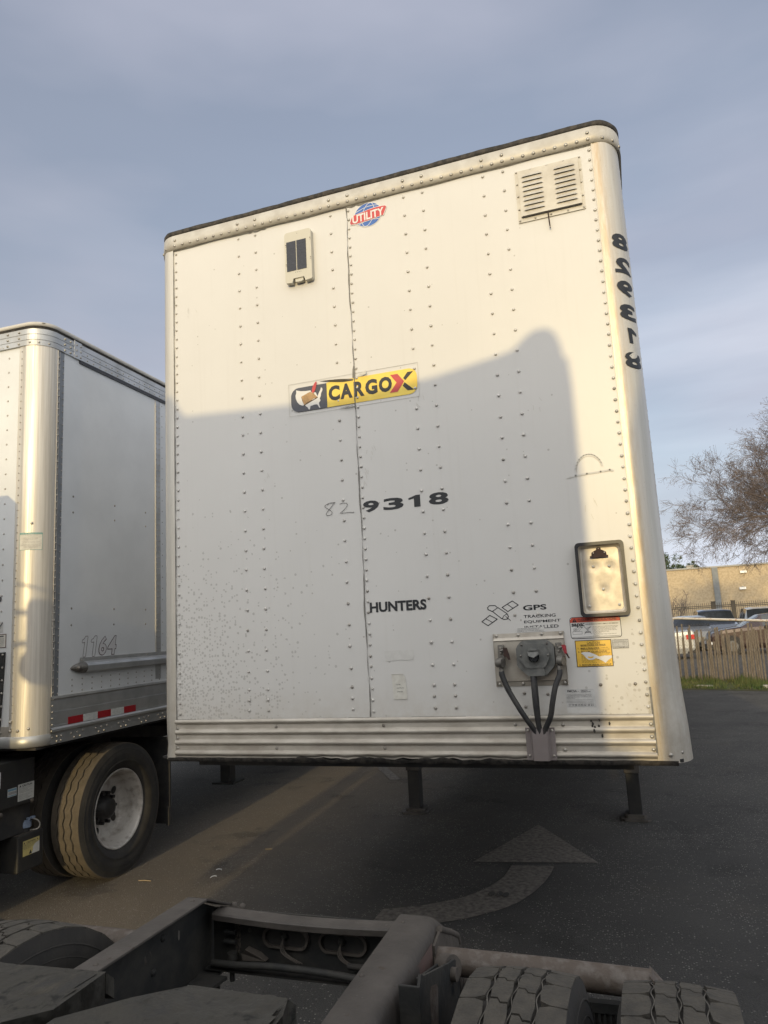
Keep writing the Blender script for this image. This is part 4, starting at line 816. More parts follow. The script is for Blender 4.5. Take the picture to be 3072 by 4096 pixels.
# ================================================================== TYRES AND WHEELS (axis along x, centre at c)
def tyre_mb(c, Rr, w, style, mt_tread, side=tire, pitch_n=50):
    m = MB(side); h = w/2; c = Vector(c); rb = .29
    tw = w*.44
    prof = [(-h*.55, rb), (-h*.80, rb+.02), (-h*.97, rb+.08), (-h, rb+.12), (-h*.97, Rr-.055), (-h*.92, Rr-.03), (-tw, Rr-.013)]
    m.lathe(prof, 72, side, c); m.lathe([(-x, r) for x, r in prof][::-1], 72, side, c)
    m.lathe([(-tw, Rr-.013), (tw, Rr-.013)], 72, groove, c)
    for k in (.33, .36, .60, .75):   # sidewall ridges
        r = rb+(Rr-rb)*k
        for sg in (-1, 1): 
            X = sg*(h*(.985 if k < .7 else .965)); m.lathe([(X, r-.003), (X+sg*.003, r), (X, r+.003)], 72, side, c)
    def P(x, a, r): return (c.x+x, c.y+r*cos(a), c.z+r*sin(a))
    def crown(x): return Rr-.010*(x/h)**2
    def slab(px, m_=mt_tread):  # px: list of (x, angle); raised block
        n = len(px); vv = [P(x, a, Rr-.014) for x, a in px]+[P(x, a, crown(x)) for x, a in px]
        m.add(vv, [tuple(range(n, 2*n))]+[(i, (i+1) % n, n+(i+1) % n, n+i) for i in range(n)], m_)
    da = 2*pi/pitch_n
    if style == 'block':
        gs = [-tw, -tw*.46, 0, tw*.46, tw]; gw = w*.026
        for k in range(pitch_n):
            a0 = k*da
            for r_ in range(4):
                x0, x1 = gs[r_]+(gw if r_ else 0), gs[r_+1]-(gw if r_ < 3 else 0); xm = (x0+x1)/2; gp = da*.07
                if r_ in (0, 3):
                    xo = x0 if r_ == 0 else x1; xi = x1 if r_ == 0 else x0; sg = 1 if r_ == 0 else -1
                    q = [(xo, a0+gp*.3), (xo+sg*.012, a0), (xi-sg*.02, a0+gp*.2), (xi, a0+da*.12), (xi+sg*gw*.7, a0+da*.5), (xi, a0+da*.88), (xi-sg*.02, a0+da-gp*.4), (xo, a0+da-gp*.6)]
                    slab(q if r_ == 0 else q[::-1])
                else:
                    o = (.5 if r_ == 2 else 0)*da; st = da*.16
                    slab([(x0, a0+o), (xm-.004, a0+o), (xm+.004, a0+o+st), (x1, a0+o+st), (x1+gw*.6, a0+o+st+da*.45), (x1, a0+o+st+da-gp), (xm+.004, a0+o+st+da-gp), (xm-.004, a0+o+da-gp), (x0, a0+o+da-gp), (x0-gw*.5, a0+o+da*.5)])
            for gx_ in gs[1:4]:   # wavy sipe line in the groove floor
                vv = []
                for j in range(7):
                    a = a0+da*j/6; X = gx_+gw*.55*sin(j/6*2*pi); vv += [P(X-.0012, a, Rr-.006), P(X+.0012, a, Rr-.006)]
                m.add(vv, [(i*2, i*2+1, i*2+3, i*2+2) for i in range(6)], wavem)
    else:
        gs = [-tw, -tw*.52, -tw*.02, tw*.5, tw]; am = w*.022
        for r_ in range(4):
            for k in range(pitch_n):
                a0 = k*da; x0, x1 = gs[r_], gs[r_+1]; g0 = .006 if r_ else 0; g1 = .006 if r_ < 3 else 0
                z0 = am if r_ else 0; z1 = am if r_ < 3 else 0
                slab([(x0+g0-z0, a0), (x1-g1-z1, a0), (x1-g1+z1, a0+da*.42), (x1-g1+z1, a0+da*.5), (x1-g1-z1, a0+da*.93), (x1-g1-z1, a0+da), (x0+g0-z0, a0+da), (x0+g0-z0, a0+da*.93), (x0+g0+z0, a0+da*.5), (x0+g0+z0, a0+da*.42)])
    return m
wavem = M('sipe_edge', (.13, .12, .105), rough=.9)
def wheel(parent, c, Rr, w, style, mt, out=1, name='wheel', hub=True, detail=50, deep=True):
    o = tyre_mb(c, Rr, w, style, mt, pitch_n=detail).build(name, parent)
    m = MB(rimw); c = Vector(c); h = w/2; s = out
    if deep: prof = [(s*h*.62, .296), (s*h*.74, .302), (s*h*.77, .298), (s*h*.75, .288), (s*h*.62, .282), (s*h*.35, .272), (s*h*.1, .262), (-s*h*.15, .256), (-s*h*.36, .250), (-s*h*.50, .238), (-s*h*.56, .226), (-s*h*.55, .12)]
    else: prof = [(s*h*.62, .296), (s*h*.70, .300), (s*h*.72, .292), (s*h*.60, .27), (s*h*.75, .2), (s*h*.9, .11)]
    m.lathe(prof, 64, rimw, c)
    xd = prof[-2][0]
    for k in range(5):
        a = 2*pi*k/5+.62; pc = Vector((c.x+xd+s*.006, c.y+.180*cos(a), c.z+.180*sin(a)))
        m.add([tuple(pc+Vector((0, .034*cos(t)*cos(a)-.028*sin(t)*sin(a), .034*cos(t)*sin(a)+.028*sin(t)*cos(a)))) for t in [i*pi/8 for i in range(16)]], [tuple(range(16))], under)
    m.build('rim', o)
    if hub:
        m = MB(hubm); m.lathe([(xd+s*.002, .128), (xd+s*.02, .122), (xd+s*.035, .085), (xd+s*.085, .075), (xd+s*.095, .05), (xd+s*.095, 0)], 32, hubm, c)
        for k in range(10):
            a = 2*pi*k/10; m.tube([(c.x+xd+s*.01, c.y+.115*cos(a), c.z+.115*sin(a)), (c.x+xd+s*.055, c.y+.115*cos(a), c.z+.115*sin(a))], .014, 6, hubm)
        m.build('hub', o)
    m = MB(hubm); m.lathe([(-s*h*.6, .20), (-s*h*.8, .05), (-s*h*.8, 0)], 24, under, c); m.build('brake_drum', o)
    return o

# rear bogie of the centre trailer
for y in (13.2, 14.45):
    for x in (.16, 2.21):
        wheel(T, (x, y, .5), .5, .5, 'rib', tread, out=(-1 if x < 1 else 1), detail=20, hub=False, deep=False)

# ================================================================== LEFT TRAILER
LP = (-1.6057, .839, 0); LR = R(1.9)
LT = thing('semi_trailer', 'bright aluminium cornered box trailer at left, numbered 1164, coupled to a tractor', 'semi trailer', LP, LR)
rC = .15; YF = -.20; ZB, ZS, ZR, ZT = 1.12, 1.445, 4.017, 4.148; LW = 2.59; LL = 16
m = MB(sidew)
for x, sg in ((-.0008, 1), (-LW+.004, -1)):
    m.quad((x, .02, ZS), (x, LL, ZS), (x, LL, ZR), (x, .02, ZR))
m.quad((-LW, LL, ZB), (0, LL, ZB), (0, LL, ZT), (-LW, LL, ZT))
for k in range(13):
    s0 = 1.20+1.22*k
    for j in range(24): m.rivet((-.002, s0+.10, ZR-.06-j*.1), (1, 0, 0), .007, .004, rivs, 6)
for s_ in (.15, .634, 1.05):
    for z in (2.912, 2.79, 2.066, 1.943): m.rivet((-.002, s_, z), (1, 0, 0), .009, .005, rivd)
for k in range(40):
    for j in range(3): m.rivet((-.002, .168+.108*k, 1.547-.041*j), (1, 0, 0), .0075, .0045, rivs)
m.build('side_wall', LT)
m = MB(sidew); m.quad((-LW+rC, YF+.004, ZB), (-rC-.04, YF+.004, ZB), (-rC-.04, YF+.004, ZR), (-LW+rC, YF+.004, ZR))
for x in (-.305, -.41, -.72, -.82, -1.2, -1.3):
    for j in range(25): m.rivet((x, YF+.003, 3.945-.111*j), (0, -1, 0), .0075, .004, rivs)
m.build('front_wall', LT)
m = MB(roofm); m.quad((-LW+.02, YF+.03, 4.19), (-.02, YF+.03, 4.19), (-.02, LL, 4.19), (-LW+.02, LL, 4.19)); m.build('roof', LT)
pr = perim(LW-2*rC, rC, rC, LL, YF, 14, x0=-LW+rC)
m = MB(tar); strip(m, pr, [(-.004, ZT-.004), (.002, 4.165), (.006, 4.17)]); strip(m, pr, [(.006, 4.17), (.012, 4.172), (.012, 4.196), (.004, 4.202), (-.03, 4.203)], roofm); m.build('roof_seal', LT)
m = MB(alu_flat); zp = [(.002, ZR-.002), (.012, ZR)]
for i in range(3):
    z0 = ZR+.044*i; zp += [(.012, z0+.038), (.008, z0+.040), (.008, z0+.043), (.012, z0+.044)]
zp = zp[:-1]+[(.010, ZT), (.0, ZT+.002)]
strip(m, pr, zp, alu_flat, False)
for s_ in (.04, .10):
    for z in (4.035, 4.08, 4.125): m.rivet((.012, s_-.02, z), (1, 0, 0), .010, .008, rivm)
for s_ in (.165, .21):
    for z in (4.035, 4.08, 4.125): m.rivet((.012, s_-.02, z), (1, 0, 0), .010, .008, rivm)
for k in range(90):
    for z in (4.035, 4.08): m.rivet((.012, .27+.075*k, z), (1, 0, 0), .007, .004, rivm, 6)
for x in (-.205, -.31):
    for z in (4.035, 4.08, 4.125): m.rivet((x, YF-.012, z), (0, -1, 0), .010, .008, rivm)
for t in (.25, .65, 1.1): m.rivet((-rC+(rC+.012)*sin(t), YF+rC-(rC+.012)*cos(t), 4.037), (sin(t), -cos(t), 0), .009, .006, rivm)
for x in (-.35, -.375, -.42): m.rivet((x, YF-.012, 4.03), (0, -1, 0), .006, .004, rivw, 6)
m.box(.0125, .015, .118, .124, ZR-.004, ZT+.01, white); m.box(.012, .0155, .125, .20, ZR-.003, ZT+.004, alu_flat); m.build('top_rail', LT)
m = MB(trim); m.box(.0, .010, .19, LL, 3.990, ZR-.003); m.build('drip_edge', LT)
for sd in (1, -1):
    m = MB(alu); pts = [(-rC-.05, YF-.003), (-rC-.006, YF-.003), (-rC, YF-.007)]+[(-rC+(rC+.007)*sin(pi/2*i/20), YF+rC-(rC+.007)*cos(pi/2*i/20)) for i in range(1, 21)]
    pts += [(.007, -.045)]
    if sd < 0: pts = [(-LW-x, y) for x, y in pts][::-1]
    strip(m, pts, [(0, ZB+.075), (0, ZR)], alu)
    m.box(-rC-.0515 if sd > 0 else -LW+rC+.0495, -rC-.0495 if sd > 0 else -LW+rC+.0515, YF-.004, YF+.004, ZB+.075, ZR)
    if sd > 0:
        for j in range(52): m.rivet((-rC-.030, YF-.003, 3.975-.0545*j), (0, -1, 0), .0062, .004, rivm)
        m.tube([(-.075, YF+.027, 2.672), (-.071, YF+.018, 2.672)], .018, 14, trim); m.rivet((-.070, YF+.017, 2.672), (.5, -.86, 0), .011, .008, rivm)
        for x, y, z in ((-.187,YF-.003,1.295),(-.187,YF-.003,1.236),(-.125,YF-.001,1.237),(-.062,YF+.03,1.247)): m.rivet((x, y-.006, z), (x+.187+.0, -.3, 0) if x > -.1 else (0, -1, 0), .0115, .008, rivm)
    o = m.build('corner_post', LT)
# side flange of the post with its bright lip and square-headed rivets
m = MB(flangem); m.box(-.003, .001, -.040, .026, ZS, ZR, flangem); m.box(.0, .010, -.047, -.041, ZS, ZR, alu); m.box(.001, .004, -.024, -.020, ZS, ZR, alu)
for j in range(51):
    z = 3.96-.0508*j
    if z > ZS+.01: m.rivet((.003, -.032, z), (1, 0, 0), .008, .010, rivm); m.rivet((.003, .018, z-.01), (1, 0, 0), .0065, .004, rivs, 6)
for j in range(7): m.rivet((.004, -.034, 1.425-.043*j), (1, 0, 0), .009, .012, rivm)
m.build('post_flange', LT)
m = MB(alu_flat); m.box(-.003, .001, 1.19, 1.27, 1.47, ZR-.02); m.box(.001, .006, 1.192, 1.197, 1.7, ZR-.02, alu)
for j in range(46): m.rivet((.003, 1.205, 3.93-.05*j), (1, 0, 0), .0065, .007, rivm, 6); m.rivet((.003, 1.255, 3.93-.05*j), (1, 0, 0), .006, .004, rivs, 6)
m.build('side_joint', LT)
# side rub rail with rounded nose
m = MB(alu_flat); q = [(.0, 1.520+.07), (.028, 1.59), (.040, 1.600), (.042, 1.640), (.030, 1.660), (.006, 1.672), (.006, 1.70), (.0, 1.70)]
for sx in (1,):
    vv = []
    for y in (.283, LL-.5): vv += [(x, y, z) for x, z in q]
    n = len(q); m.add(vv, [(i, n+i, n+i+1, i+1) for i in range(n-1)]+[tuple(range(n))])
    m.quad((.003, .243, 1.667), (.003, .30, 1.669), (.003, .30, 1.703), (.003, .243, 1.701)); m.rivet((.003, .262, 1.680), (1, 0, 0), .006, .006, rivm, 6)
    for i in range(8): m.rivet((.006, 1.07+i*1.2, 1.688), (1, 0, 0), .006, .006, rivm, 6)
rub = m.build('rub_rail', LT)
m = MB(cast); vv = []; nn = 10; qq = 10
for i in range(nn+1):
    t = i/nn; e = sin(t*pi/2)**.7; y = .143+.142*t
    for j in range(qq):
        a = -pi/2+pi*j/(qq-1); vv.append((.002+.043*e*cos(a)**.8 if abs(cos(a)) > 1e-6 else .002, y, 1.628+.041*e*sin(a)))
m.add(vv, [(i*qq+j, (i+1)*qq+j, (i+1)*qq+j+1, i*qq+j+1) for i in range(nn) for j in range(qq-1)], None, True); m.rivet((.041, .185, 1.630), (1, -.5, 0), .014, .005, rivd); m.rivet((.046, .185, 1.630), (1, -.5, 0), .006, .003, rivm, 6)
m.build('rail_end_cap', rub)
# skirt extrusion
m = MB(alu_flat); pz = [(.004, ZB), (.012, ZB+.001), (.012, ZB+.070), (.014, ZB+.076), (.024, ZB+.085), (.024, ZB+.100), (.014, ZB+.108)]
pz += [(.010, ZB+.112), (.010, 1.246), (.0085, 1.248), (.010, 1.250), (.010, 1.339), (.0085, 1.341), (.010, 1.343), (.010, 1.420), (.016, 1.430), (.014, ZS), (0, ZS+.001)]
strip(m, [(0, -.05), (0, LL)], pz, alu_flat, False)
for k in range(30):
    s0 = .15+.265*k
    for a, z in ((0, 1.170), (.064, 1.171), (.128, 1.173), (.034, 1.139), (.096, 1.140)): m.rivet((.012, s0+a, z), (1, 0, 0), .0085, .007, rivm)
for s_, z in ((.053, 1.167), (.049, 1.137), (.010, 1.137), (.012, 1.17)): m.rivet((.012, s_, z), (1, 0, 0), .0085, .007, rivm)
m.build('side_skirt', LT)
m = MB(alu_flat); ptb = [(-LW+rC, YF)]+[(-rC+(rC+.004)*sin(pi/2*i/14), YF+rC-(rC+.004)*cos(pi/2*i/14)) for i in range(15)]+[(.004, .02)]
strip(m, ptb, [(-.03, ZB-.002), (.0, ZB-.001), (.008, ZB+.008), (.008, ZB+.074), (.0, ZB+.078)], alu_flat); 
m.box(-LW+.2, -rC-.05, YF-.002, YF+.003, ZB+.078, 1.265, steelplate); m.build('bottom_rail', LT)
m = MB(steelplate); m.prism([(-.28, YF+.002, 1.20), (-1.4, YF+.002, 1.20), (-1.4, YF+.002, 1.772), (-.252, YF+.002, 1.772)], (0, -.012, 0), framed)
for j in range(7): m.rivet((-.268, YF-.010, 1.755-.088*j), (0, -1, 0), .009, .006, rivm)
m.build('front_guard', LT)
m = MB(under); m.box(-LW+.02, -.02, YF+.05, LL, ZB-.02, ZB-.004); m.box(-2.3, -.5, .3, 2.2, ZB-.10, ZB-.021); m.box(-1.8, -.8, .3, 12, ZB-.32, ZB-.14)
for i in range(20): m.box(-LW+.05, -.05, 1.8+i*.4, 1.86+i*.4, ZB-.12, ZB-.021)
m.build('underframe', LT)
# reflective tape, number, labels
m = MB(redtape); e = [.120, .277, .436, .591, .749, .903]
for i in range(5): m.box(.0105, .0115, e[i], e[i+1], 1.236, 1.287, redtape if i % 2 == 0 else wtape)
for i in (1, 3):
    for k in range(3): m.box(.0114, .0119, e[i]+.002, e[i+1]-.002, 1.2475+.013*k, 1.251+.013*k, greyp)
m.build('reflective_tape', LT)
m = MB(redd); 
def SP(off): return lambda X, Z: (off, X, Z)
ONE = [(.0,.70),(.0,.82),(.24,.87),(.42,1),(.72,1),(.72,0),(.38,0),(.38,.72)]
def shp(X, Z, off): return (off, X+(Z-1.70)*.17, Z+(X-.26)*-.0)
for ya, yb in ((.250, .325), (.350, .430)):
    for g_, off, mt_ in ((.0026, .0006, outl_), (-.0022, .0014, numfill)):
        q = [(ya+u*(yb-ya), 1.706+w_*.150) for u, w_ in ONE]; cx_ = sum(p[0] for p in q)/8; 
        if g_ > 0: line2 = [shp(x, z, off) for x, z in q]; [m.quad(*[tuple(Vector(p)+Vector((0, dy, dz))) for p, dy, dz in ((a, -.0042*(b[2]-a[2])/(Vector(b)-Vector(a)).length, .0042*(b[1]-a[1])/(Vector(b)-Vector(a)).length), (b, -.0042*(b[2]-a[2])/(Vector(b)-Vector(a)).length, .0042*(b[1]-a[1])/(Vector(b)-Vector(a)).length), (b, 0, 0), (a, 0, 0))], mt_) for a, b in zip(line2, line2[1:]+line2[:1])]
for ch, ya, yb in (('6', .445, .535), ('4', .550, .650)):
    m.text(ch, ya-.0035, yb+.0035, 1.7045, 1.8575, 0, outl_, bold=.055, P=lambda X, Z: shp(X, Z, .0006)); m.text(ch, ya+.0035, yb-.0035, 1.7110, 1.8510, 0, numfill, bold=.018, P=lambda X, Z: shp(X, Z, .0016))
m.build('lettering', LT)
m = MB(teal)
def CP(X, Z, o=.0015):
    t = min(pi/2, max(0, (X+rC)/rC)*1.0); rr_ = rC+.007+o; return (-rC+rr_*sin(t), YF+rC-rr_*cos(t), Z)
def cpatch(x0, x1, z0, z1, mt, o, n=8):
    vv = []
    for i in range(n+1): vv += [CP(x0+(x1-x0)*i/n, z0, o), CP(x0+(x1-x0)*i/n, z1, o)]
    m.add(vv, [(i*2, i*2+2, i*2+3, i*2+1) for i in range(n)], mt)
cpatch(-.150, .0, 2.480, 2.605, teal, .0010); cpatch(-.1475, -.0025, 2.4825, 2.6025, paper, .0016); cpatch(-.1475, -.0025, 2.592, 2.6025, teal, .0022)
m.text('CHECK YOUR TIRE INFLATION SYSTEM', -.143, -.007, 2.5945, 2.600, 0, white, P=lambda X, Z: CP(X, Z, .003))
for i, (a, b_) in enumerate([(-.12,-.03),(-.095,-.055),None,(-.125,-.03),(-.125,-.028),(-.105,-.045),None,(-.135,-.015),(-.13,-.03),None,(-.125,-.03),(-.138,-.012),(-.12,-.03),(-.115,-.04)]) if 0 else []: pass
rows = [(-.12,-.03),(-.095,-.055),None,(-.125,-.03),(-.125,-.028),(-.105,-.045),None,(-.135,-.015),(-.13,-.03),None,(-.125,-.03),(-.138,-.012),(-.12,-.03),(-.115,-.04)]
for i, r_ in enumerate(rows):
    if r_: m.text('EQUIPPED WITH TIRE SYSTEM', r_[0], r_[1], 2.5855-i*.0068, 2.5878-i*.0068, 0, faded, P=lambda X, Z: CP(X, Z, .0024))
m.build('inflation_label', LT)
m = MB(faded); Yl = YF+.002; m.poly([(-.36,Yl,1.905),(-.283,Yl,1.909),(-.286,Yl,1.985),(-.36,Yl,1.99)], greyp); m.poly([(-.36,Yl-.001,1.93),(-.33,Yl-.001,1.91),(-.286,Yl-.001,1.975),(-.29,Yl-.001,1.985),(-.31,Yl-.001,1.96),(-.33,Yl-.001,1.985),(-.36,Yl-.001,1.985)], faded)
m.build('logo_sticker', LT); m = MB(faded); m.box(-.36, -.253, Yl-.001, Yl, 1.803, 1.899, fadedtape); m.box(-.36, -.258, Yl-.0016, Yl-.0008, 1.808, 1.894, paper); m.box(-.36, -.275, Yl-.002, Yl-.0014, 1.879, 1.888, faded)
for i in range(8): m.box(-.35, -.270, Yl-.002, Yl-.0014, 1.868-i*.0075, 1.8695-i*.0075, faded)
m.build('front_label', LT); m = MB(faded); m.tube([(-.325, Yl, 2.146), (-.325, Yl-.003, 2.146)], .021, 16, faded); m.build('round_sticker', LT)
for cx_ in (-.38, -2.2):
    m = MB(legm); m.box(cx_-.07, cx_+.07, 3.0, 3.14, .42, 1.1); lg = m.build('landing_leg', LT)
    m = MB(legd); m.box(cx_-.058, cx_+.058, 3.01, 3.13, .24, .42); m.box(cx_-.13, cx_+.13, 2.95, 3.2, .22, .24); m.build('leg_foot', lg)

# ================================================================== TRACTORS
def cab(parent, x0, x1, yr, zt, tall=True, left_mirror=True, right_mirror=True, mir=(.25, 1.88, 2.75), my=None):
    """sleeper cab standing behind the camera: rear wall at y=yr, front further back"""
    m = MB(cabm); L_ = 3.3; yf = yr-L_
    sec = [(yr, zt), (yr-1.2, zt-.05), (yr-2.1, zt-.35), (yr-2.4, zt-1.0), (yr-3.3, zt-1.6)]
    q = []
    for y, z in sec:
        ins = 0 if y > yr-2.0 else .20
        q += [(x0+ins, y, .75), (x0+ins, y, z-.10), (x0+ins+.10, y, z-.02), ((x0+x1)/2, y, z+.01-.03*(y == yr)), (x1-ins-.10, y, z-.02), (x1-ins, y, z-.10), (x1-ins, y, .75)]
    m.add(q, [(i*7+j, i*7+j+1, (i+1)*7+j+1, (i+1)*7+j) for i in range(4) for j in range(6)]+[tuple(range(7)), tuple(range(28, 35))], None, False)
    m.box(x0+.25, x1-.25, yf-1.3, yf+.1, .6, 1.75)
    c = m.build('cab', parent)
    if tall:
        for a, b_ in ((x0, x0+.03), (x1-.03, x1)):
            m = MB(cabm); m.prism([(a, yr+.0, .95), (a, yr+.35, 1.0), (a, yr+.35, zt-.15), (a, yr+.25, zt), (a, yr, zt+.06)], (b_-a, 0, 0)); m.build('side_fairing', parent)
    return c
def mirror(parent, xc, y, z0, z1, wd, armto, rnd_low=False):
    m = MB(cabm); h = wd/2
    m.prism([(p[0], y, p[2]) for p in rr(xc-h, xc+h, z0, z1, .06)], (0, -.12, 0))
    if rnd_low: m.prism([(xc-.03+.14*cos(a), y, z0-.02+.12*sin(a)) for a in [i*pi/8 for i in range(16)]], (0, -.1, 0))
    m.tube([(xc, y-.06, z1-.1), (armto, y-.15, z1-.05)], .02, 6); m.tube([(xc, y-.06, z0+.15), (armto, y-.15, z0+.1)], .02, 6)
    m.build('mirror', parent)

# ---- our own tractor, the frame in the foreground
TR = thing('semi_tractor', 'dusty bare tractor frame with fifth wheel and dual tyres in the foreground', 'semi tractor', (1.27, -1.77, 0))
def tb(*mats): return MB(*mats, o=(-1.27, 1.77, 0))
ZF = .93
# left rail: C channel opening inward
m = tb(frames); 
m.box(.812, .890, -4.6, -1.10, ZF-.008, ZF); m.prism([(.812,-1.10,ZF),(.890,-1.10,ZF),(.890,-1.10,ZF-.008),(.812,-1.10,ZF-.008)][::-1], (0, .17, -.075)); 
m.build('frame_rail', TR, bevel=.002)
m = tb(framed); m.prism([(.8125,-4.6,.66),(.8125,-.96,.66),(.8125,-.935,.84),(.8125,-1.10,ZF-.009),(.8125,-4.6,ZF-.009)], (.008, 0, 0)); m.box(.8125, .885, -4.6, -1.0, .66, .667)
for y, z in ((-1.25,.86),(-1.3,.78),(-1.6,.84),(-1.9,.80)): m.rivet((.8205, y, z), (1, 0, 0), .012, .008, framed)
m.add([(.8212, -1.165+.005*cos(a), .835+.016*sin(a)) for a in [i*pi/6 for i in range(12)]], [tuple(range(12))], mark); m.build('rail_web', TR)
# right rail, seen from outside: broad rounded shoulder
m = tb(frames); prof = [(1.572, ZF-.05), (1.570, ZF-.004), (1.573, ZF), (1.655, ZF), (1.672, ZF-.003), (1.683, ZF-.010), (1.690, ZF-.022), (1.692, ZF-.04), (1.694, .60), (1.60, .60)]
def railprof(y, dz=0, cut=0): return [(x+(-(y+1.1)*.028), y, max(z+dz, .60)) for x, z in prof]
vv = []; ys = [-4.6, -3.4, -2.6, -2.1, -1.7, -1.35, -1.11]
for y in ys: vv += railprof(y)
n = len(prof); m.add(vv, [(i*n+j, i*n+j+1, (i+1)*n+j+1, (i+1)*n+j) for i in range(len(ys)-1) for j in range(n-1)], None, True)
vv = railprof(-1.11)+[(x, -1.09, z-.004) for x, _, z in railprof(-1.11)]+[(x, -.915, z-.110 if z > .7 else z) for x, _, z in railprof(-1.11)]
m.add(vv, [(i*n+j, i*n+j+1, (i+1)*n+j+1, (i+1)*n+j) for i in range(2) for j in range(n-1)], None, True)
m.build('frame_rail', TR)
m = tb(fadedtape); m.box(1.6975, 1.6985, -1.36, -1.20, .70, .895); m.build('faded_tape', TR)
m = tb(framem); m.prism([(1.696,-1.19,.885),(1.696,-1.12,.902),(1.696,-.925,.808),(1.696,-.912,.785),(1.696,-.96,.62),(1.696,-1.19,.62)], (.008, 0, 0)); m.tube([(1.70,-1.125,.905),(1.70,-1.0,.850),(1.70,-.925,.812),(1.70,-.910,.785)], .010, 8); m.tube([(1.70,-1.04,.72),(1.75,-1.04,.72)], .06, 16); m.tube([(1.75,-1.04,.72),(1.765,-1.04,.72)], .045, 16); m.build('end_bracket', TR)
# rear crossmember with two oval lamp openings
cm = tb(frames); vv = []; fs = []
for i in range(21):
    x = .866+.706*i/20; t = i/20; dz = -.006*sin(pi*t)-.0; yo = .012*sin(pi*t)
    for y, z in ((-1.038, ZF-.096), (-1.040, ZF-.078), (-1.036, ZF-.073), (-.985, ZF-.070), (-.972, ZF-.074), (-.970, ZF-.09)): vv.append((x, y-yo, z+dz+.004))
cm.add(vv, [(i*6+j, (i+1)*6+j, (i+1)*6+j+1, i*6+j+1) for i in range(20) for j in range(5)], None, False)
CM = cm.build('crossmember', TR)
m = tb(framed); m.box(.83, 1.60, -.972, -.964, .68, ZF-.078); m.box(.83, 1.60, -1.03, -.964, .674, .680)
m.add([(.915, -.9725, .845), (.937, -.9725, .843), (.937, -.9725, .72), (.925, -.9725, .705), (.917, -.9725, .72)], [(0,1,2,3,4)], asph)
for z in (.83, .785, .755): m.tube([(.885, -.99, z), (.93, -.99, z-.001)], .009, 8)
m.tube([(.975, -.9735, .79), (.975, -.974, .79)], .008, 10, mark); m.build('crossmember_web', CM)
for cx_ in (1.115, 1.325):
    m = tb(framed); oo = [(cx_+(.052 if cos(a) > 0 else -.052)+.034*cos(a), -.976, .777-.0*(cx_)+.034*sin(a)) for a in [i*pi/10+.001 for i in range(20)]]; ii = [(cx_+(p[0]-cx_)*.90, -.976, .777+(p[2]-.777)*.78) for p in oo]
    ring(m, oo, ii, -.972, -.985, framem); m.poly([(p[0], -.9735, p[2]) for p in ii], under); m.rivet((cx_-.005, -.974, .782), (0, -1, 0), .014, .012, framed)
    for k in range(3): m.tube(spline([(cx_-.005, -.985, .778), (cx_-.012+k*.005, -.995, .755), (cx_+.0+k*.008, -1.0, .735), (cx_+.05+k*.01, -1.0, .712)], 5), .0022, 5, framem)
    m.build('marker_lamp', CM)
m = tb(framed); m.tube(spline([(.86,-1.03,.700),(.95,-1.035,.702),(1.1,-1.04,.712),(1.3,-1.04,.709),(1.5,-1.035,.692),(1.58,-1.03,.682)], 6), .012, 8); m.tube(spline([(1.35,-1.0,.72),(1.42,-1.005,.722),(1.5,-1.0,.71),(1.58,-1.0,.705)], 5), .010, 7, under)
m.prism([(.955,-1.0,.725),(.975,-1.01,.742),(1.02,-1.0,.722),(1.045,-.995,.705),(.96,-1.0,.702)], (0, .03, 0), framem); m.tube([(.92,-1.0,.70),(.92,-1.0,.725)], .018, 10); m.tube([(.925,-1.01,.68),(.925,-1.01,.64)], .009, 6); m.tube([(.885,-1.04,.665),(.885,-1.04,.62)], .009, 6); m.build('wiring_loom', CM)
m = tb(framed); m.prism([(.825,-1.45,.672),(.885,-1.45,.672),(.93,-1.05,.672),(.825,-1.05,.672)], (0, 0, -.01)); m.build('gusset', TR)
# mud flap hanger tube behind the right wheels
m = tb(barm); m.tube([(1.70, -1.16, .836), (2.02, -1.16, .833), (2.29, -1.165, .829)], .036, 18); m.prism([(2.285,-1.195,.862),(2.285,-1.13,.862),(2.34,-1.15,.81),(2.335,-1.19,.80),(2.285,-1.20,.80)], (0, 0, -.01)); m.build('flap_hanger', TR)
m = tb(under); m.box(1.88, 2.42, -1.145, -1.13, .18, .76)
for i in range(34): m.box(1.90+.015*i, 1.907+.015*i, -1.152, -1.145, .2, .74, framed)
m.box(1.88, 2.42, -1.155, -1.13, .74, .765, framed); m.build('mud_flap', TR)
m = tb(barm); m.tube([(.82, -1.17, .80), (.33, -1.17, .80)], .038, 16); m.build('flap_hanger', TR)
m = tb(framed); PA = [(-1.42,.902),(-1.35,.886),(-1.10,.826),(-1.03,.812),(-.985,.790),(-.94,.748),(-.95,.60),(-1.42,.60)]
m.prism([(1.718, y, z) for y, z in PA], (.007, 0, 0))
PB = [(-1.535,.965),(-1.515,.952),(-1.27,.880),(-1.225,.870),(-1.19,.854),(-1.172,.824),(-1.182,.767),(-1.35,.66),(-1.55,.60),(-1.55,.945)]
m.prism([(1.762, y, z) for y, z in PB], (.007, 0, 0)); m.box(1.716, 1.770, -1.557, -1.549, .60, .945)
m.add([(1.7695, y, z) for y, z in [(-1.475,.895),(-1.46,.905),(-1.415,.890),(-1.40,.875),(-1.415,.79),(-1.435,.775),(-1.465,.785),(-1.477,.81)]], [tuple(range(8))], barm); m.add([(1.7695, -1.262+.013*cos(a), .808+.012*sin(a)) for a in [i*pi/5 for i in range(10)]], [tuple(range(10))], black)
m.build('suspension_bracket', TR, bevel=.002)
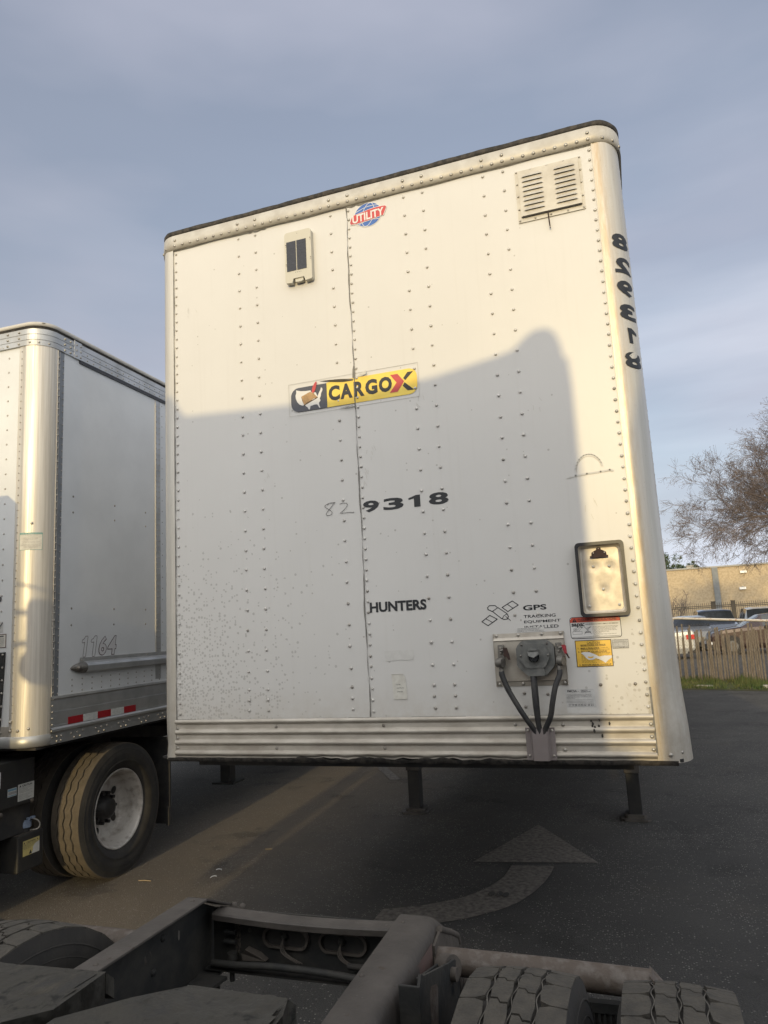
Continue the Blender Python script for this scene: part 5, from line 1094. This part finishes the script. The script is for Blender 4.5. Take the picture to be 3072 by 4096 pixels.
m = tb(framem); m.tube([(1.728,-1.205,.838),(1.764,-1.225,.846)], .034, 16); m.tube([(1.726,-1.26,.838),(1.768,-1.27,.842)], .020, 12); m.build('shock_mount', TR); m = tb(framem); m.tube([(1.768,-1.262,.848),(1.786,-1.264,.849)], .019, 6); m.build('mount_bolt', TR); m = tb(under); m.tube([(1.80,-1.15,.77),(1.80,-1.15,.50)], .032, 12, under)
m.build('shock_absorber', TR)
for x, y in ((.85,-1.13),(.86,-1.6),(.852,-2.0),(1.60,-1.16),(1.60,-1.5),(1.61,-1.9)): m = tb(framem); m.rivet((x, y, ZF), (0, 0, 1), .008, .004, framem); m.build('rail_bolt', TR)
for x, y in ((.90,-.945),(.935,-.952)): m = tb(framem); m.rivet((x, y, ZF-.072), (0, 0, 1), .012, .008, framem, 6); m.build('rail_bolt', TR)
m = tb(framem); m.tube([(.50,-1.30,.80),(.80,-1.30,.80)], .04, 14, barm); m.tube([(.735,-1.42,.80),(.80,-1.30,.84)], .026, 12); m.tube([(.75,-1.38,.81),(.76,-1.36,.815)], .036, 12); m.tube([(.785,-1.33,.83),(.79,-1.32,.833)], .038, 12); m.build('torque_rod', TR)
# fifth wheel: two greasy ramps either side of the throat
def slab_(m, top, th, bend=None): m.prism(top, (0, 0, -th))
m = tb(plateg)
def fw_piece(pts, nm):
    m.prism([(x, y, z) for x, y, z in pts], (.0, .01, -.06))
m.prism([(1.200,-1.965,1.10),(1.00,-1.975,1.10),(.80,-1.99,1.09),(.80,-2.75,1.115),(1.16,-2.75,1.115),(1.16,-2.20,1.11),(1.215,-2.13,1.105)], (0, 0, -.055))
m.prism([(1.245,-2.75,1.115),(1.70,-2.75,1.115),(1.665,-2.05,1.105),(1.635,-1.970,1.095),(1.420,-1.975,1.10),(1.338,-2.055,1.105),(1.250,-2.165,1.11)][::-1], (0, 0, -.055))
m.prism([(.80,-1.99,1.088),(1.20,-1.965,1.098),(1.195,-1.93,1.07),(.80,-1.955,1.06)], (0, 0, -.04)); m.prism([(1.420,-1.975,1.098),(1.635,-1.970,1.093),(1.640,-1.940,1.068),(1.425,-1.940,1.07)][::-1], (0, 0, -.045))
m.prism([(1.12,-2.30,1.04),(1.30,-2.30,1.04),(1.27,-2.05,1.02),(1.18,-2.0,1.01)], (0, 0, -.12), under)
m.build('fifth_wheel', TR, bevel=.006)
m = tb(framem); m.box(.95, 1.05, -2.6, -2.2, .935, 1.045); m.build('fifth_wheel_mount', TR); m = tb(framem); m.box(1.50, 1.58, -2.6, -2.2, .935, 1.045); m.build('fifth_wheel_mount', TR); m = tb(framem); m.tube([(1.52,-1.98,.90),(1.57,-1.93,.93)], .022, 10); m.tube([(1.565,-1.935,.925),(1.58,-1.92,.935)], .03, 6, under); m.tube([(1.46,-2.0,.86),(1.53,-1.97,.88)], .03, 10, framem); m.build('release_handle', TR)
def inpoly(x, y, P_):
    c = False
    for i in range(len(P_)):
        (xa, ya), (xb, yb) = P_[i], P_[i-1]
        if (ya > y) != (yb > y) and x < (xb-xa)*(y-ya)/(yb-ya)+xa: c = not c
    return c
from mathutils import noise as mn
for P_ in ([(1.195,-1.975),(.81,-1.995),(.81,-2.7),(1.15,-2.7),(1.155,-2.19),(1.208,-2.12)], [(1.262,-2.7),(1.69,-2.7),(1.66,-2.06),(1.628,-1.98),(1.424,-1.985),(1.345,-2.06),(1.262,-2.17)]):
    m = tb(plateg); xs_ = [min(p[0] for p in P_)+.010*i for i in range(48)]; ys_ = [-2.7+.010*j for j in range(74)]; idx = {}; vv = []
    for i, x in enumerate(xs_):
        for j, y in enumerate(ys_):
            if inpoly(x+rnd.uniform(-.003, .003), y+rnd.uniform(-.003, .003), P_):
                idx[(i, j)] = len(vv); n_ = mn.noise(Vector((x*9, y*9, 3)))*.006+mn.noise(Vector((x*34, y*22, 7)))*.004; vv.append((x, y, 1.101+(-1.97-y)*.022+max(-.003, n_)+.003))
    m.add(vv, [(idx[(i, j)], idx[(i+1, j)], idx[(i+1, j+1)], idx[(i, j+1)]) for (i, j) in idx if (i+1, j) in idx and (i+1, j+1) in idx and (i, j+1) in idx], None, True); m.build('grease_layer', TR)
for x, o_ in ((2.015, -1), (2.352, 1), (.545, 1), (.208, -1)):
    wheel(TR, (x-1.27, .135, .497), .505, .262, 'block', tread, out=o_, detail=34)
m = tb(under); m.tube([(.3, -1.77, .5), (2.3, -1.77, .5)], .07, 12); m.lathe([(-.2, .05), (-.16, .2), (.16, .2), (.2, .05)], 20, under, (1.27, -1.77, .5)); m.build('axle', TR)
cab(TR, -.125-1.27, 2.53-1.27, -5.2+1.77, 3.96)
m = tb(cabm); rp2 = [(-.125,4.02),(-.11,4.10),(-.05,4.15),(.1,4.17),(.34,4.175),(.38,4.16),(.41,4.09),(.45,4.045),(.9,4.02),(1.44,3.995),(1.9,4.03),(2.23,4.082),(2.30,4.10),(2.35,4.145),(2.40,4.176),(2.455,4.180),(2.495,4.155),(2.52,4.09),(2.53,4.02)]
m.prism([(-.125,-5.2,3.8)]+[(x,-5.2,z) for x, z in rp2]+[(2.53,-5.2,3.8)], (0, -1.1, -.03)); m.build('roof_fairing', TR)
mirror(TR, -.185-1.27, -8.0+1.77, 1.90, 2.85, .25, .25-1.27); mirror(TR, 2.75-1.27, -8.0+1.77, 1.88, 2.8, .25, 2.3-1.27)
m = tb(cabm); m.box(2.40, 2.92, -6.2, -5.25, .35, 2.10); m.build('sun_blocker', TR, bevel=.03)  # unseen box added to block a sliver of sun right of the trailer
m = tb(under); m.box(.81, 1.73, -8.6, -4.61, .62, .93); m.build('front_frame', TR)
for x in (.35, 2.2): wheel(TR, (x-1.27, -7.6+1.77, .5), .5, .28, 'rib', tread, out=(-1 if x < 1 else 1), detail=24)

# ---- tractor under the left trailer (in that trailer's frame)
LQ = thing('semi_tractor', 'black undercarriage of the tractor under the left trailer, with caution labels and white rim', 'semi tractor', LP, LR)
wheel(LQ, (-.155, .79, .50), .505, .275, 'rib', tread2, out=1, detail=32); wheel(LQ, (-.49, .79, .50), .505, .275, 'rib', tread2, out=1, detail=32)
for x in (-2.1, -2.435): wheel(LQ, (x, .79, .50), .505, .275, 'rib', tread2, out=-1, detail=24)
m = MB(under); m.box(-1.73, -1.64, -4.2, 1.45, .70, .98); m.box(-.95, -.86, -4.2, 1.45, .70, .98); m.box(-1.7, -.9, .4, 1.2, .985, 1.095); m.box(-1.66, -.95, 1.40, 1.45, .72, .96); m.tube([(-2.3, .79, .5), (-.3, .79, .5)], .07, 10); m.build('chassis', LQ)
m = MB(boxblk); m.box(-.80, -.202, -1.1, .042, .727, 1.03); m.box(-.80, -.25, -1.1, .06, .52, .7269, under); m.rivet((-.2, .02, .735), (1, 0, 0), .018, .01, framem); m.rivet((-.2, -.255, .70), (1, 0, 0), .018, .01, framem); m.box(-.45, -.23, -.30, -.23, .66, .7265, framem)
bb = m.build('battery_box', LQ, bevel=.006)
m = MB(boxblk); m.box(-.70, -.203, -.093, .143, .275, .517); m.box(-1.2, -.35, -1.4, -.10, .22, .52, under); tk = m.build('tank', LQ, bevel=.010)
m = MB(boxtop); m.box(-.69, -.213, -.084, .133, .5175, .5195); m.build('tank_top', tk)
m = MB(capblue); m.tube([(-.275, .035, .518), (-.275, .035, .548)], .036, 14, under); m.tube([(-.275, .035, .550), (-.275, .035, .588)], .046, 20); m.tube([(-.275, .035, .588), (-.275, .035, .600)], .040, 16); m.box(-.32, -.23, .026, .044, .600, .614); m.box(-.245, -.22, .05, .08, .602, .618); m.build('filler_cap', tk, bevel=.003)
m = MB(framem); m.tube(spline([(-.24,.06,.602),(-.215,.085,.59),(-.205,.105,.56),(-.215,.10,.527),(-.25,.07,.522),(-.29,.03,.522)], 8), .004, 6, conc); m.build('cap_tether', tk)
def flat(m, off, y0, y1, z0, z1, mt): m.quad((off, y0, z0), (off, y1, z0), (off, y1, z1), (off, y0, z1), mt)
def ST(off): return lambda Yy, Z: (off, Yy, Z)
m = MB(lblwhite); X = -.2005; flat(m, X, -.109, .038, .752, .864, lblwhite)
m.text('CAUTION', -.072, .018, .844, .857, 0, black, bold=.03, P=ST(X+.0008)); m.poly([(X+.0008,-.098,.844),(X+.0008,-.080,.844),(X+.0008,-.089,.858)], black)
for i in range(11):
    if i != 5: m.text('KEEP BATTERIES AND FUEL CLEAR OF FLAME', -.100, .020-.02*(i % 3), .836-.0075*i, .8395-.0075*i, 0, faded, P=ST(X+.0008))
m.build('caution_label', bb)
m = MB(greyp); flat(m, X, -.199, -.120, .800, .853, greyp); flat(m, X+.0005, -.196, -.123, .836, .850, lblblue); flat(m, X+.0005, -.196, -.123, .803, .809, lblblue)
for i in range(12): flat(m, X+.0006, -.192+.0058*i, -.189+.0058*i, .813, .832, faded)
m.build('barcode_label', bb)
m = MB(lblwhite); flat(m, X, -.33, -.262, .873, .978, greyp); m.build('white_label', bb)
X = -.2015; m = MB(lblyel); flat(m, X, -.050, .101, .377, .477, lblyel); m.text('CAUTION', -.018, .062, .456, .468, 0, black, bold=.02, P=ST(X+.0008)); flat(m, X+.0006, -.045, .097, .4525, .4535, faded)
for y_ in (-.038, .084): m.poly([(X+.0008,y_-.006,.458),(X+.0008,y_+.006,.458),(X+.0008,y_,.470)], black)
for i in range(4): m.text('DIESEL EXHAUST FLUID ONLY', -.045, .085-.02*i, .446-.008*i, .4498-.008*i, 0, faded, bold=.02, P=ST(X+.0008))
m.poly([(X+.0008,.005,.382),(X+.0008,.033,.382),(X+.0008,.019,.408)], black)
m.poly([(X+.0010, y_, z) for y_, z in [(.101,.378),(.027,.378),(.042,.403),(.040,.420),(.057,.437),(.101,.450)]], lblwhite); m.build('caution_label', tk)
m = MB(rubber); m.prism([(-.02,1.425,.22),(-.02,1.445,.22),(-.02,1.445,.95),(-.02,1.425,.95)], (-.62, 0, 0)); m.prism([(-.018,1.41,.21),(-.018,1.45,.21),(-.018,1.45,.36),(-.018,1.41,.36)], (-.03, 0, 0), lblwhite if 0 else rubber); m.build('mud_flap', LQ)
cab(LQ, -2.42, -.135, -1.35, 3.14, tall=False)
mirror(LQ, .205, -4.4, 2.52, 2.96, .25, -.4, True)
m = MB(under); m.tube([(-.05, -4.3, 3.05), (.2, -4.3, 3.0)], .012, 6); m.build('mirror_arm', LQ)

# ---- neighbouring tractor parked to the right, behind the camera (shades the right-hand ground)
NQ = thing('semi_tractor', 'white tractor parked to the right behind the photographer', 'semi tractor', (4.3, -7, 0))
cab(NQ, -1.45, 1.2, 2.0, 3.95)
m = MB(under); m.box(-.45, .45, -1.5, 5, .65, .95); m.build('chassis', NQ)
for x in (-1.0, 1.0): wheel(NQ, (x, 4.2, .5), .5, .6, 'rib', tread, out=(-1 if x < 0 else 1), detail=16, deep=False); wheel(NQ, (x, -.6, .5), .5, .3, 'rib', tread, out=(-1 if x < 0 else 1), detail=16)

# ================================================================== FENCES
def along(x): return fy(x)
sx_ = sqrt(1+.62**2)
F1 = thing('lath_fence', 'weathered wooden lath fence with uneven slat tops behind the weeds', 'fence', (5, fy(5), 0), math.atan(-.62))
m = MB(wood); t = -7.5
while t < 7.5:
    wd = rnd.uniform(.034, .046); gap = rnd.choice([.010, .015, .022, .035, .025, .09 if rnd.random() < .35 else .02]); h = 1.41+.08*sin(t*1.7)+rnd.uniform(-.16, .10)-(rnd.uniform(.15, .35) if rnd.random() < .3 else 0); ln = rnd.uniform(-.035, .035)+.02
    if rnd.random() < .06: t += .06
    y = .05+rnd.uniform(-.01, .012)
    m.prism([(t, y, 0), (t+wd, y, 0), (t+wd+ln, y, h-.01*rnd.random()), (t+ln, y, h)], (0, .012, 0)); t += wd+gap
m.build('slat_panel', F1)
m = MB(wire)
for z in (.3, .7, .95): m.tube([(-7.5, .065, z), (7.5, .065, z)], .003, 4)
m.build('binding_wire', F1)
F2 = thing('chain_link_fence', 'chain link mesh under a rusty pale top pipe, in front of the lath fence', 'fence', (5, fy(5)-.12, 0), math.atan(-.62))
m = MB(pipe); m.tube([(-7.5, 0, 1.66), (-1.95, 0, 1.655), (.3, 0, 1.50), (3.5, 0, 1.49), (7.5, 0, 1.47)], .030, 8); m.build('top_pipe', F2)
m = MB(pipe)
for t in (-6.5, -3.6, 2.9, 6.0): m.tube([(t, 0, 0), (t, 0, 1.56)], .03, 8)
m.build('fence_post', F2)
m = MB(wire); p_ = .075
for i in range(-105, 105):
    for s_ in (1, -1):
        xa = i*p_; z0_, z1_ = 0.02, 1.5; xb = xa+s_*(z1_-z0_)*.9
        if -7.5 < xa < 7.5 and -7.5 < xb < 7.5: m.prism([(xa, .004*s_, z0_), (xa+.0032, .004*s_, z0_), (xb+.0032, .004*s_, z1_), (xb, .004*s_, z1_)], (0, .003, 0))
m.build('wire_mesh', F2)
F3 = thing('iron_fence', 'dark iron picket fence with pointed tops in front of the stucco building', 'fence', (9, 48, 0))
m = MB(iron)
for i in range(-90, 70):
    x = i*.125; m.box(x-.011, x+.011, -.011, .011, .05, 2.25); m.prism([(x-.02, 0, 2.25), (x+.02, 0, 2.25), (x, 0, 2.36)], (0, .012, 0))
m.build('picket_row', F3)
m = MB(iron)
for z in (.25, 2.02, 2.12): m.box(-11.3, 8.8, -.025, -.0, z, z+.05)
m.build('fence_rail', F3)
for x in (-8.6, -5.0, -1.98, -.82, 2.2, 5.5):
    wd = .12 if x in (-1.98, -.82) else .05; m = MB(iron); m.box(x-wd, x+wd, -wd-.03, wd-.03, 0, 2.38); m.prism([(x-wd*1.15, -wd*1.15-.03, 2.38), (x+wd*1.15, -wd*1.15-.03, 2.38), (x+wd*1.15, wd*1.15-.03, 2.38), (x-wd*1.15, wd*1.15-.03, 2.38)], (0, 0, .04)); m.build('fence_post', F3)

# ================================================================== BUILDING AND ROOF ITEMS
BD = thing('warehouse', 'long tan stucco building with grey pilaster and flat roof in evening sun', 'building', (12, 78, 0))
m = MB(stucco); m.box(-42, 45, 0, 25, 0, 6.22); m.build('wall', BD)
m = MB(capg); m.box(-42.1, 45.1, -.12, 25.1, 6.223, 6.36); m.build('roof_edge', BD)
for x in (-1.75, 17, -20, 34): m = MB(stuccob); m.box(x-.28, x+.28, -.18, -.002, 0, 6.22); m.build('pilaster', BD)
for x, z in ((.9, 5.6), (.65, 3.95)):
    m = MB(lampw); m.prism([(x-.3, -.02, z-.10), (x+.3, -.02, z-.10), (x+.3, -.02, z+.12), (x-.3, -.02, z+.12)], (0, -.22, -.03)); m.box(x-.08, x+.08, -.25, -.05, z+.12, z+.18, capg); m.build('wall_lamp', BD)
tag(thing('roof_unit', 'small pale box unit on the flat roof edge of the tan building', 'roof unit', (8.35, 84, 6.36)))
m = MB(capg); m.box(-.36, .36, -.4, .4, -.05, .5); m.box(-.42, .42, -.46, .46, .5, .6, conc); m.build('housing', bpy.data.objects['roof_unit'], bevel=.03)

# ================================================================== TREES
def bare(name, label, base, H, r0, reach, levels, seed, group=None, droop=.0, lean=(0, 0), seeds=0, first=.28, nb=(4, 7), twigr=.006, maxn=60000):
    rr_ = random.Random(seed); t = thing(name, label, 'tree', base, 0, group); trunk = MB(bark); crown = MB(twig, seedm); cnt = [0]
    def seg(mb, a, b_, ra, rb, n):
        d = (b_-a).normalized(); o = d.orthogonal().normalized(); q = d.cross(o); vv = []
        for p, r_ in ((a, ra), (b_, rb)): vv += [tuple(p+(o*cos(2*pi*j/n)+q*sin(2*pi*j/n))*r_) for j in range(n)]
        mb.add(vv, [(j, (j+1) % n, n+(j+1) % n, n+j) for j in range(n)], None, n > 3)
    def grow(p, d, ln, r_, lv):
        cnt[0] += 1
        if cnt[0] > maxn: return
        k = 5 if lv < 2 else 4 if lv < levels-1 else 3; a = Vector(p); d = Vector(d); pts = [(a.copy(), r_)]
        for i in range(k):
            dr = Vector((rr_.gauss(0, .15), rr_.gauss(0, .15), rr_.gauss(.03, .10)+(.07 if lv < levels-1 else .12)-droop*lv*.06)); d = (d+dr).normalized(); b_ = a+d*ln/k; r1 = max(r_*(1-.75*(i+1)/k) if lv else r_*(1-.45*(i+1)/k), twigr*.6)
            seg(trunk if lv == 0 else crown, a, b_, pts[-1][1], r1, 10 if lv == 0 else 6 if lv == 1 else 3); a = b_; pts.append((a.copy(), r1))
        if lv >= levels:
            if seeds and rr_.random() < seeds:
                for _ in range(2):
                    c = a+Vector((rr_.gauss(0, .03), rr_.gauss(0, .03), rr_.gauss(-.02, .03))); s_ = .014
                    crown.add([tuple(c+Vector((s_, 0, 0))), tuple(c+Vector((-s_, s_, 0))), tuple(c+Vector((-s_, -s_, 0))), tuple(c+Vector((0, 0, -s_*2)))], [(0, 1, 2), (0, 3, 1), (1, 3, 2), (2, 3, 0)], seedm)
            return
        n = rr_.randint(*nb) if lv else rr_.randint(15, 17)
        for j in range(n):
            f = rr_.uniform(.28 if lv else first, 1.0); i = min(int(f*k), k-1); u = f*k-i; q = pts[i][0].lerp(pts[i+1][0], u); rq = pts[i][1]*(1-u)+pts[i+1][1]*u
            dd = (pts[i+1][0]-pts[i][0]).normalized(); az = rr_.uniform(0, 2*pi) if lv else j*2.4+rr_.uniform(-.4, .4); side = (dd.orthogonal().normalized()*cos(az)+dd.cross(dd.orthogonal().normalized())*sin(az)); an = rr_.uniform(.45, .95) if lv else rr_.uniform(.75, 1.25)
            nd = (dd*cos(an)+side*sin(an)).normalized(); nl = reach*(.95 if lv == 0 else (.52**lv)*1.05)*(rr_.uniform(.65, 1.15)*(1-.25*f) if lv else rr_.uniform(.88, 1.08)*(1.62-1.35*f))
            grow(q, nd, nl, max(rq*rr_.uniform(.45, .62), twigr), lv+1)
    grow((0, 0, 0), (lean[0], lean[1], 1), H, r0, 0)
    trunk.build('trunk', t); o = crown.build('crown', t); return t
bare('bare_tree', 'large leafless tree with dense brown twigs rising beyond the parked cars', (14.0, 38.5, 0), 8.8, .36, 7.1, 5, 11, droop=.52, seeds=.5, first=.14, nb=(6, 7), twigr=.0072, maxn=90000)
bare('bare_shrub', 'small leafless shrub standing against the tan wall beside the trailer', (5.35, 60, 0), 1.6, .07, 2.2, 3, 5, first=.1, nb=(4, 6), twigr=.012, maxn=1500)
def ever(name, label, base, H, Rd, seed, n=2600):
    q = random.Random(seed); t = thing(name, label, 'tree', base, 0, 'evergreen trees behind the building'); m = MB(bark); m.tube([(0, 0, 0), (0, 0, H*.5), (0, 0, H*.92)], .22, 8, r1=.04)
    cl = [(q.gauss(0, Rd*.42), q.gauss(0, Rd*.42), H*q.uniform(.42, .98), Rd*q.uniform(.22, .42)) for _ in range(16)]+[(0, 0, H*.97, Rd*.2)]
    for x, y, z, r_ in cl: m.tube([(0, 0, z*.8), (x*.8, y*.8, z*.97)], .05, 5, r1=.02)
    m.build('trunk', t); m = MB(pine)
    for _ in range(n):
        x, y, z, r_ = q.choice(cl); v = Vector((q.gauss(0, 1), q.gauss(0, 1), q.gauss(0, 1))).normalized()*r_*q.uniform(.5, 1.1); c = Vector((x, y, z))+v; s_ = q.uniform(.07, .17)
        a = Vector((q.gauss(0, 1), q.gauss(0, 1), q.gauss(0, 1))).normalized()*s_; b_ = Vector((q.gauss(0, 1), q.gauss(0, 1), q.gauss(0, 1))).normalized()*s_
        m.add([tuple(c-a), tuple(c+a), tuple(c+b_)], [(0, 1, 2)])
    m.build('crown', t)
ever('evergreen_tree', 'taller dark evergreen crown above the roofline at the trailer edge', (6.7, 102, 0), 9.7, 2.0, 3)
ever('evergreen_tree', 'low evergreen crown just left of the roof unit', (8.0, 100, 0), 8.2, 1.2, 4, 1500)
ever('evergreen_tree', 'small evergreen crown just right of the roof unit', (9.95, 100, 0), 8.6, .95, 6, 1500)

# ================================================================== CARS
def car(name, label, cat, loc, rz, paint, st, W=1.82, wb=(.78, 3.5), wr=.33, group='cars parked beyond the fence', rearglass=True):
    """st: stations (x from nose, z_belt, z_top, roofed, half width factor)"""
    t = thing(name, label, cat, loc, rz, group); h = W/2; b_ = MB(paint); gl = MB(glass)
    def ringp(s_):
        x, zb, zt, rf, f = s_; wt = h*f*(.80 if rf else .90)
        return [(-h*f*.92, .22), (-h*f, .42), (-h*f, zb-.12), (-h*f*.975, zb), (-wt, zt-(.04 if rf else .015)), (-wt*.6, zt), (wt*.6, zt), (wt, zt-(.04 if rf else .015)), (h*f*.975, zb), (h*f, zb-.12), (h*f, .42), (h*f*.92, .22)]
    for k in range(len(st)-1):
        A, B = st[k], st[k+1]; ra, rb = ringp(A), ringp(B); pa = [(A[0], y, z) for y, z in ra]; pb = [(B[0], y, z) for y, z in rb]
        for j in range(12):
            q = [pa[j], pb[j], pb[(j+1) % 12], pa[(j+1) % 12]]
            g_ = (j in (3, 7) and A[3] and B[3] and B[0]-A[0] > .15) or (j in (4, 5, 6) and A[3] != B[3])
            (gl if g_ else b_).add(q, [(3, 2, 1, 0)], None, not g_)
    for s_ in (st[0], st[-1]): b_.add([(s_[0], y, z) for y, z in ringp(s_)], [tuple(range(12))])
    bd = b_.build('body', t); gl.build('window_glass', t)
    L_ = st[-1][0]
    for x in wb:
        for sg in (-1, 1):
            m = MB(under); m.tube([(x, sg*(h-.16), wr+.02), (x, sg*(h+.004), wr+.02)], wr+.055, 22); m.build('wheel_arch', t)
            m = MB(tire); m.tube([(x, sg*(h-.2), wr), (x, sg*(h+.012), wr)], wr, 24); w_ = m.build('wheel', t); m = MB(rimc); m.tube([(x, sg*(h+.010), wr), (x, sg*(h+.020), wr)], wr*.62, 18); m.build('rim', w_)
    for sg in (-1, 1):
        zb = st[-1][1]; m = MB(tail); m.box(L_-.30, L_+.015, min(sg*h*.62, sg*h*.985), max(sg*h*.62, sg*h*.985), zb-.26, zb-.08); m.build('taillight', t)
        zb = st[0][1]; m = MB(headl); m.box(-.02, .10, min(sg*h*.55, sg*h*.9), max(sg*h*.55, sg*h*.9), zb-.20, zb-.07); m.build('headlight', t)
        xm = [s_[0] for s_ in st if s_[3]][0]+.15; m = MB(under); m.box(xm, xm+.12, min(sg*h, sg*(h+.2)), max(sg*h, sg*(h+.2)), st[2][1]+.0, st[2][1]+.15); m.build('wing_mirror', t, bevel=.02)
    m = MB(lblwhite); m.box(L_, L_+.02, -.16, .16, .55+.25*(st[-1][1] > 1), .65+.25*(st[-1][1] > 1)); m.build('number_plate', t)
    m = MB(under); m.box(-.03, .3, -h*.9, h*.9, .22, .42); m.box(L_-.3, L_+.03, -h*.9, h*.9, .22, .40); m.build('bumper', t)
    return t
SUV = [(0, .62, .66, 0, .80), (.12, .86, .90, 0, .92), (.5, .98, 1.03, 0, .98), (1.25, 1.05, 1.12, 0, 1), (1.95, 1.08, 1.52, 1, 1), (2.05, 1.08, 1.56, 1, 1), (2.85, 1.09, 1.63, 1, 1), (2.93, 1.09, 1.63, 1, 1), (3.7, 1.10, 1.58, 1, 1), (3.8, 1.11, 1.57, 1, 1), (4.35, 1.13, 1.50, 1, .97), (4.62, 1.08, 1.12, 0, .93), (4.68, .75, .8, 0, .90)]
SED = [(0, .6, .64, 0, .80), (.15, .76, .80, 0, .93), (1.1, .92, .98, 0, 1), (1.85, .95, 1.36, 1, 1), (1.95, .95, 1.39, 1, 1), (2.7, .96, 1.42, 1, 1), (2.78, .96, 1.42, 1, 1), (3.4, .98, 1.34, 1, 1), (3.95, 1.02, 1.08, 0, .98), (4.6, 1.06, 1.12, 0, .93), (4.66, 1.02, 1.06, 0, .90)]
PIC = [(0, .8, .84, 0, .85), (.1, 1.08, 1.14, 0, .95), (1.2, 1.18, 1.25, 0, 1), (1.75, 1.2, 1.78, 1, 1), (1.9, 1.2, 1.84, 1, 1), (2.6, 1.2, 1.88, 1, 1), (2.68, 1.2, 1.88, 1, 1), (3.3, 1.2, 1.84, 1, 1), (3.45, 1.22, 1.28, 0, 1), (5.2, 1.24, 1.30, 0, 1), (5.3, 1.2, 1.25, 0, .98)]
BIG = [(0, .85, .9, 0, .85), (.1, 1.1, 1.14, 0, .95), (1.2, 1.18, 1.24, 0, 1), (1.9, 1.2, 1.80, 1, 1), (2.0, 1.2, 1.85, 1, 1), (2.9, 1.2, 1.9, 1, 1), (3.0, 1.2, 1.9, 1, 1), (4.0, 1.2, 1.88, 1, 1), (4.1, 1.2, 1.87, 1, 1), (4.7, 1.2, 1.80, 1, .97), (4.95, 1.14, 1.18, 0, .95), (5.0, .8, .85, 0, .92)]
car('parked_suv', 'maroon SUV seen side on behind the lath fence', 'car', (5.0, 30.4, 0), R(2), cp_maroon, SUV, wb=(.84, 3.65), wr=.35)
car('parked_sedan', 'white sedan with red tail light, its boot just showing past the trailer corner', 'car', (-.33, 28.3, 0), R(1), cp_white, SED)
car('parked_suv', 'silver SUV with a dark rear window left of the pickup', 'car', (4.72, 33.2, 0), R(90), cp_silver, SUV)
car('parked_car', 'dark blue car facing the fence between the silver SUV and the maroon SUV', 'car', (6.05, 35.2, 0), R(91), cp_blue, BIG, W=1.9)
car('pickup_truck', 'tall black pickup truck parked in front of the iron fence', 'pickup truck', (6.65, 41.2, 0), R(89), cp_black, PIC, W=1.95, wb=(.9, 4.3), wr=.38)
car('parked_suv', 'white SUV parked rightmost, behind the maroon SUV', 'car', (8.55, 37.2, 0), R(90), cp_white, BIG, W=1.95, wb=(.9, 3.9), wr=.36)

# ================================================================== SMALL THINGS ON THE GROUND
m = MB(conc); m.prism([(0,0,0),(.40,.0,0),(.41,.0,.055),(.36,.0,.062),(.05,.0,.060),(-.01,.0,.05)], (0, .11, 0)); o = m.build('concrete_slab', None, bevel=.008); o.location = (3.44, 15.66, .02); o.rotation_euler = (0, 0, -.45); tag(o, 'long pale concrete block lying in the weeds by the fence', 'concrete block')
m = MB(conc); q = [(-.09,-.05,0),(.08,-.06,0),(.10,.05,0),(-.07,.06,0)]; m.add([(x, y, z) for x, y, z in q]+[(x*.6+.01, y*.6, .09) for x, y, z in q], [(0,1,5,4),(1,2,6,5),(2,3,7,6),(3,0,4,7),(4,5,6,7)]); o = m.build('stone', None, bevel=.012); o.location = (4.86, 15.0, .02); tag(o, 'pale stone in the weeds at the right edge', 'stone')
def scrap(name, label, cat, x, y, a, mat_, sc_=1):
    m = MB(mat_); m.tube([(-.02, 0, .004), (0, .006, .007), (.022, .004, .004), (.026, -.012, .004)], .0035, 5); o = m.build(name); o.location = (x, y, 0); o.rotation_euler = (0, 0, a); o.scale = (sc_,)*3; tag(o, label, cat)
scrap('litter', 'curled white scrap on the sunlit asphalt, farther of the two near the frame', 'litter', -.948, 1.875, .3, litter); scrap('litter', 'curled white scrap on the sunlit asphalt, nearer of the two by the frame', 'litter', -.898, 1.715, 1.2, litter)
m = MB(stick); m.tube([(-.05, 0, .005), (0, .004, .006), (.055, -.005, .005)], .004, 5); o = m.build('dry_stick'); o.location = (-1.384, 1.542, 0); o.rotation_euler = (0, 0, .15); tag(o, 'short dry stick on the sunlit asphalt beside the left tyre', 'stick')
m = MB(stick); m.tube([(-.03, 0, .005), (.03, .004, .005)], .004, 5); o = m.build('dry_leaf'); o.location = (-.80, 2.42, 0); o.rotation_euler = (0, 0, .1); tag(o, 'thin pale leaf on the asphalt in the lit strip', 'leaf')
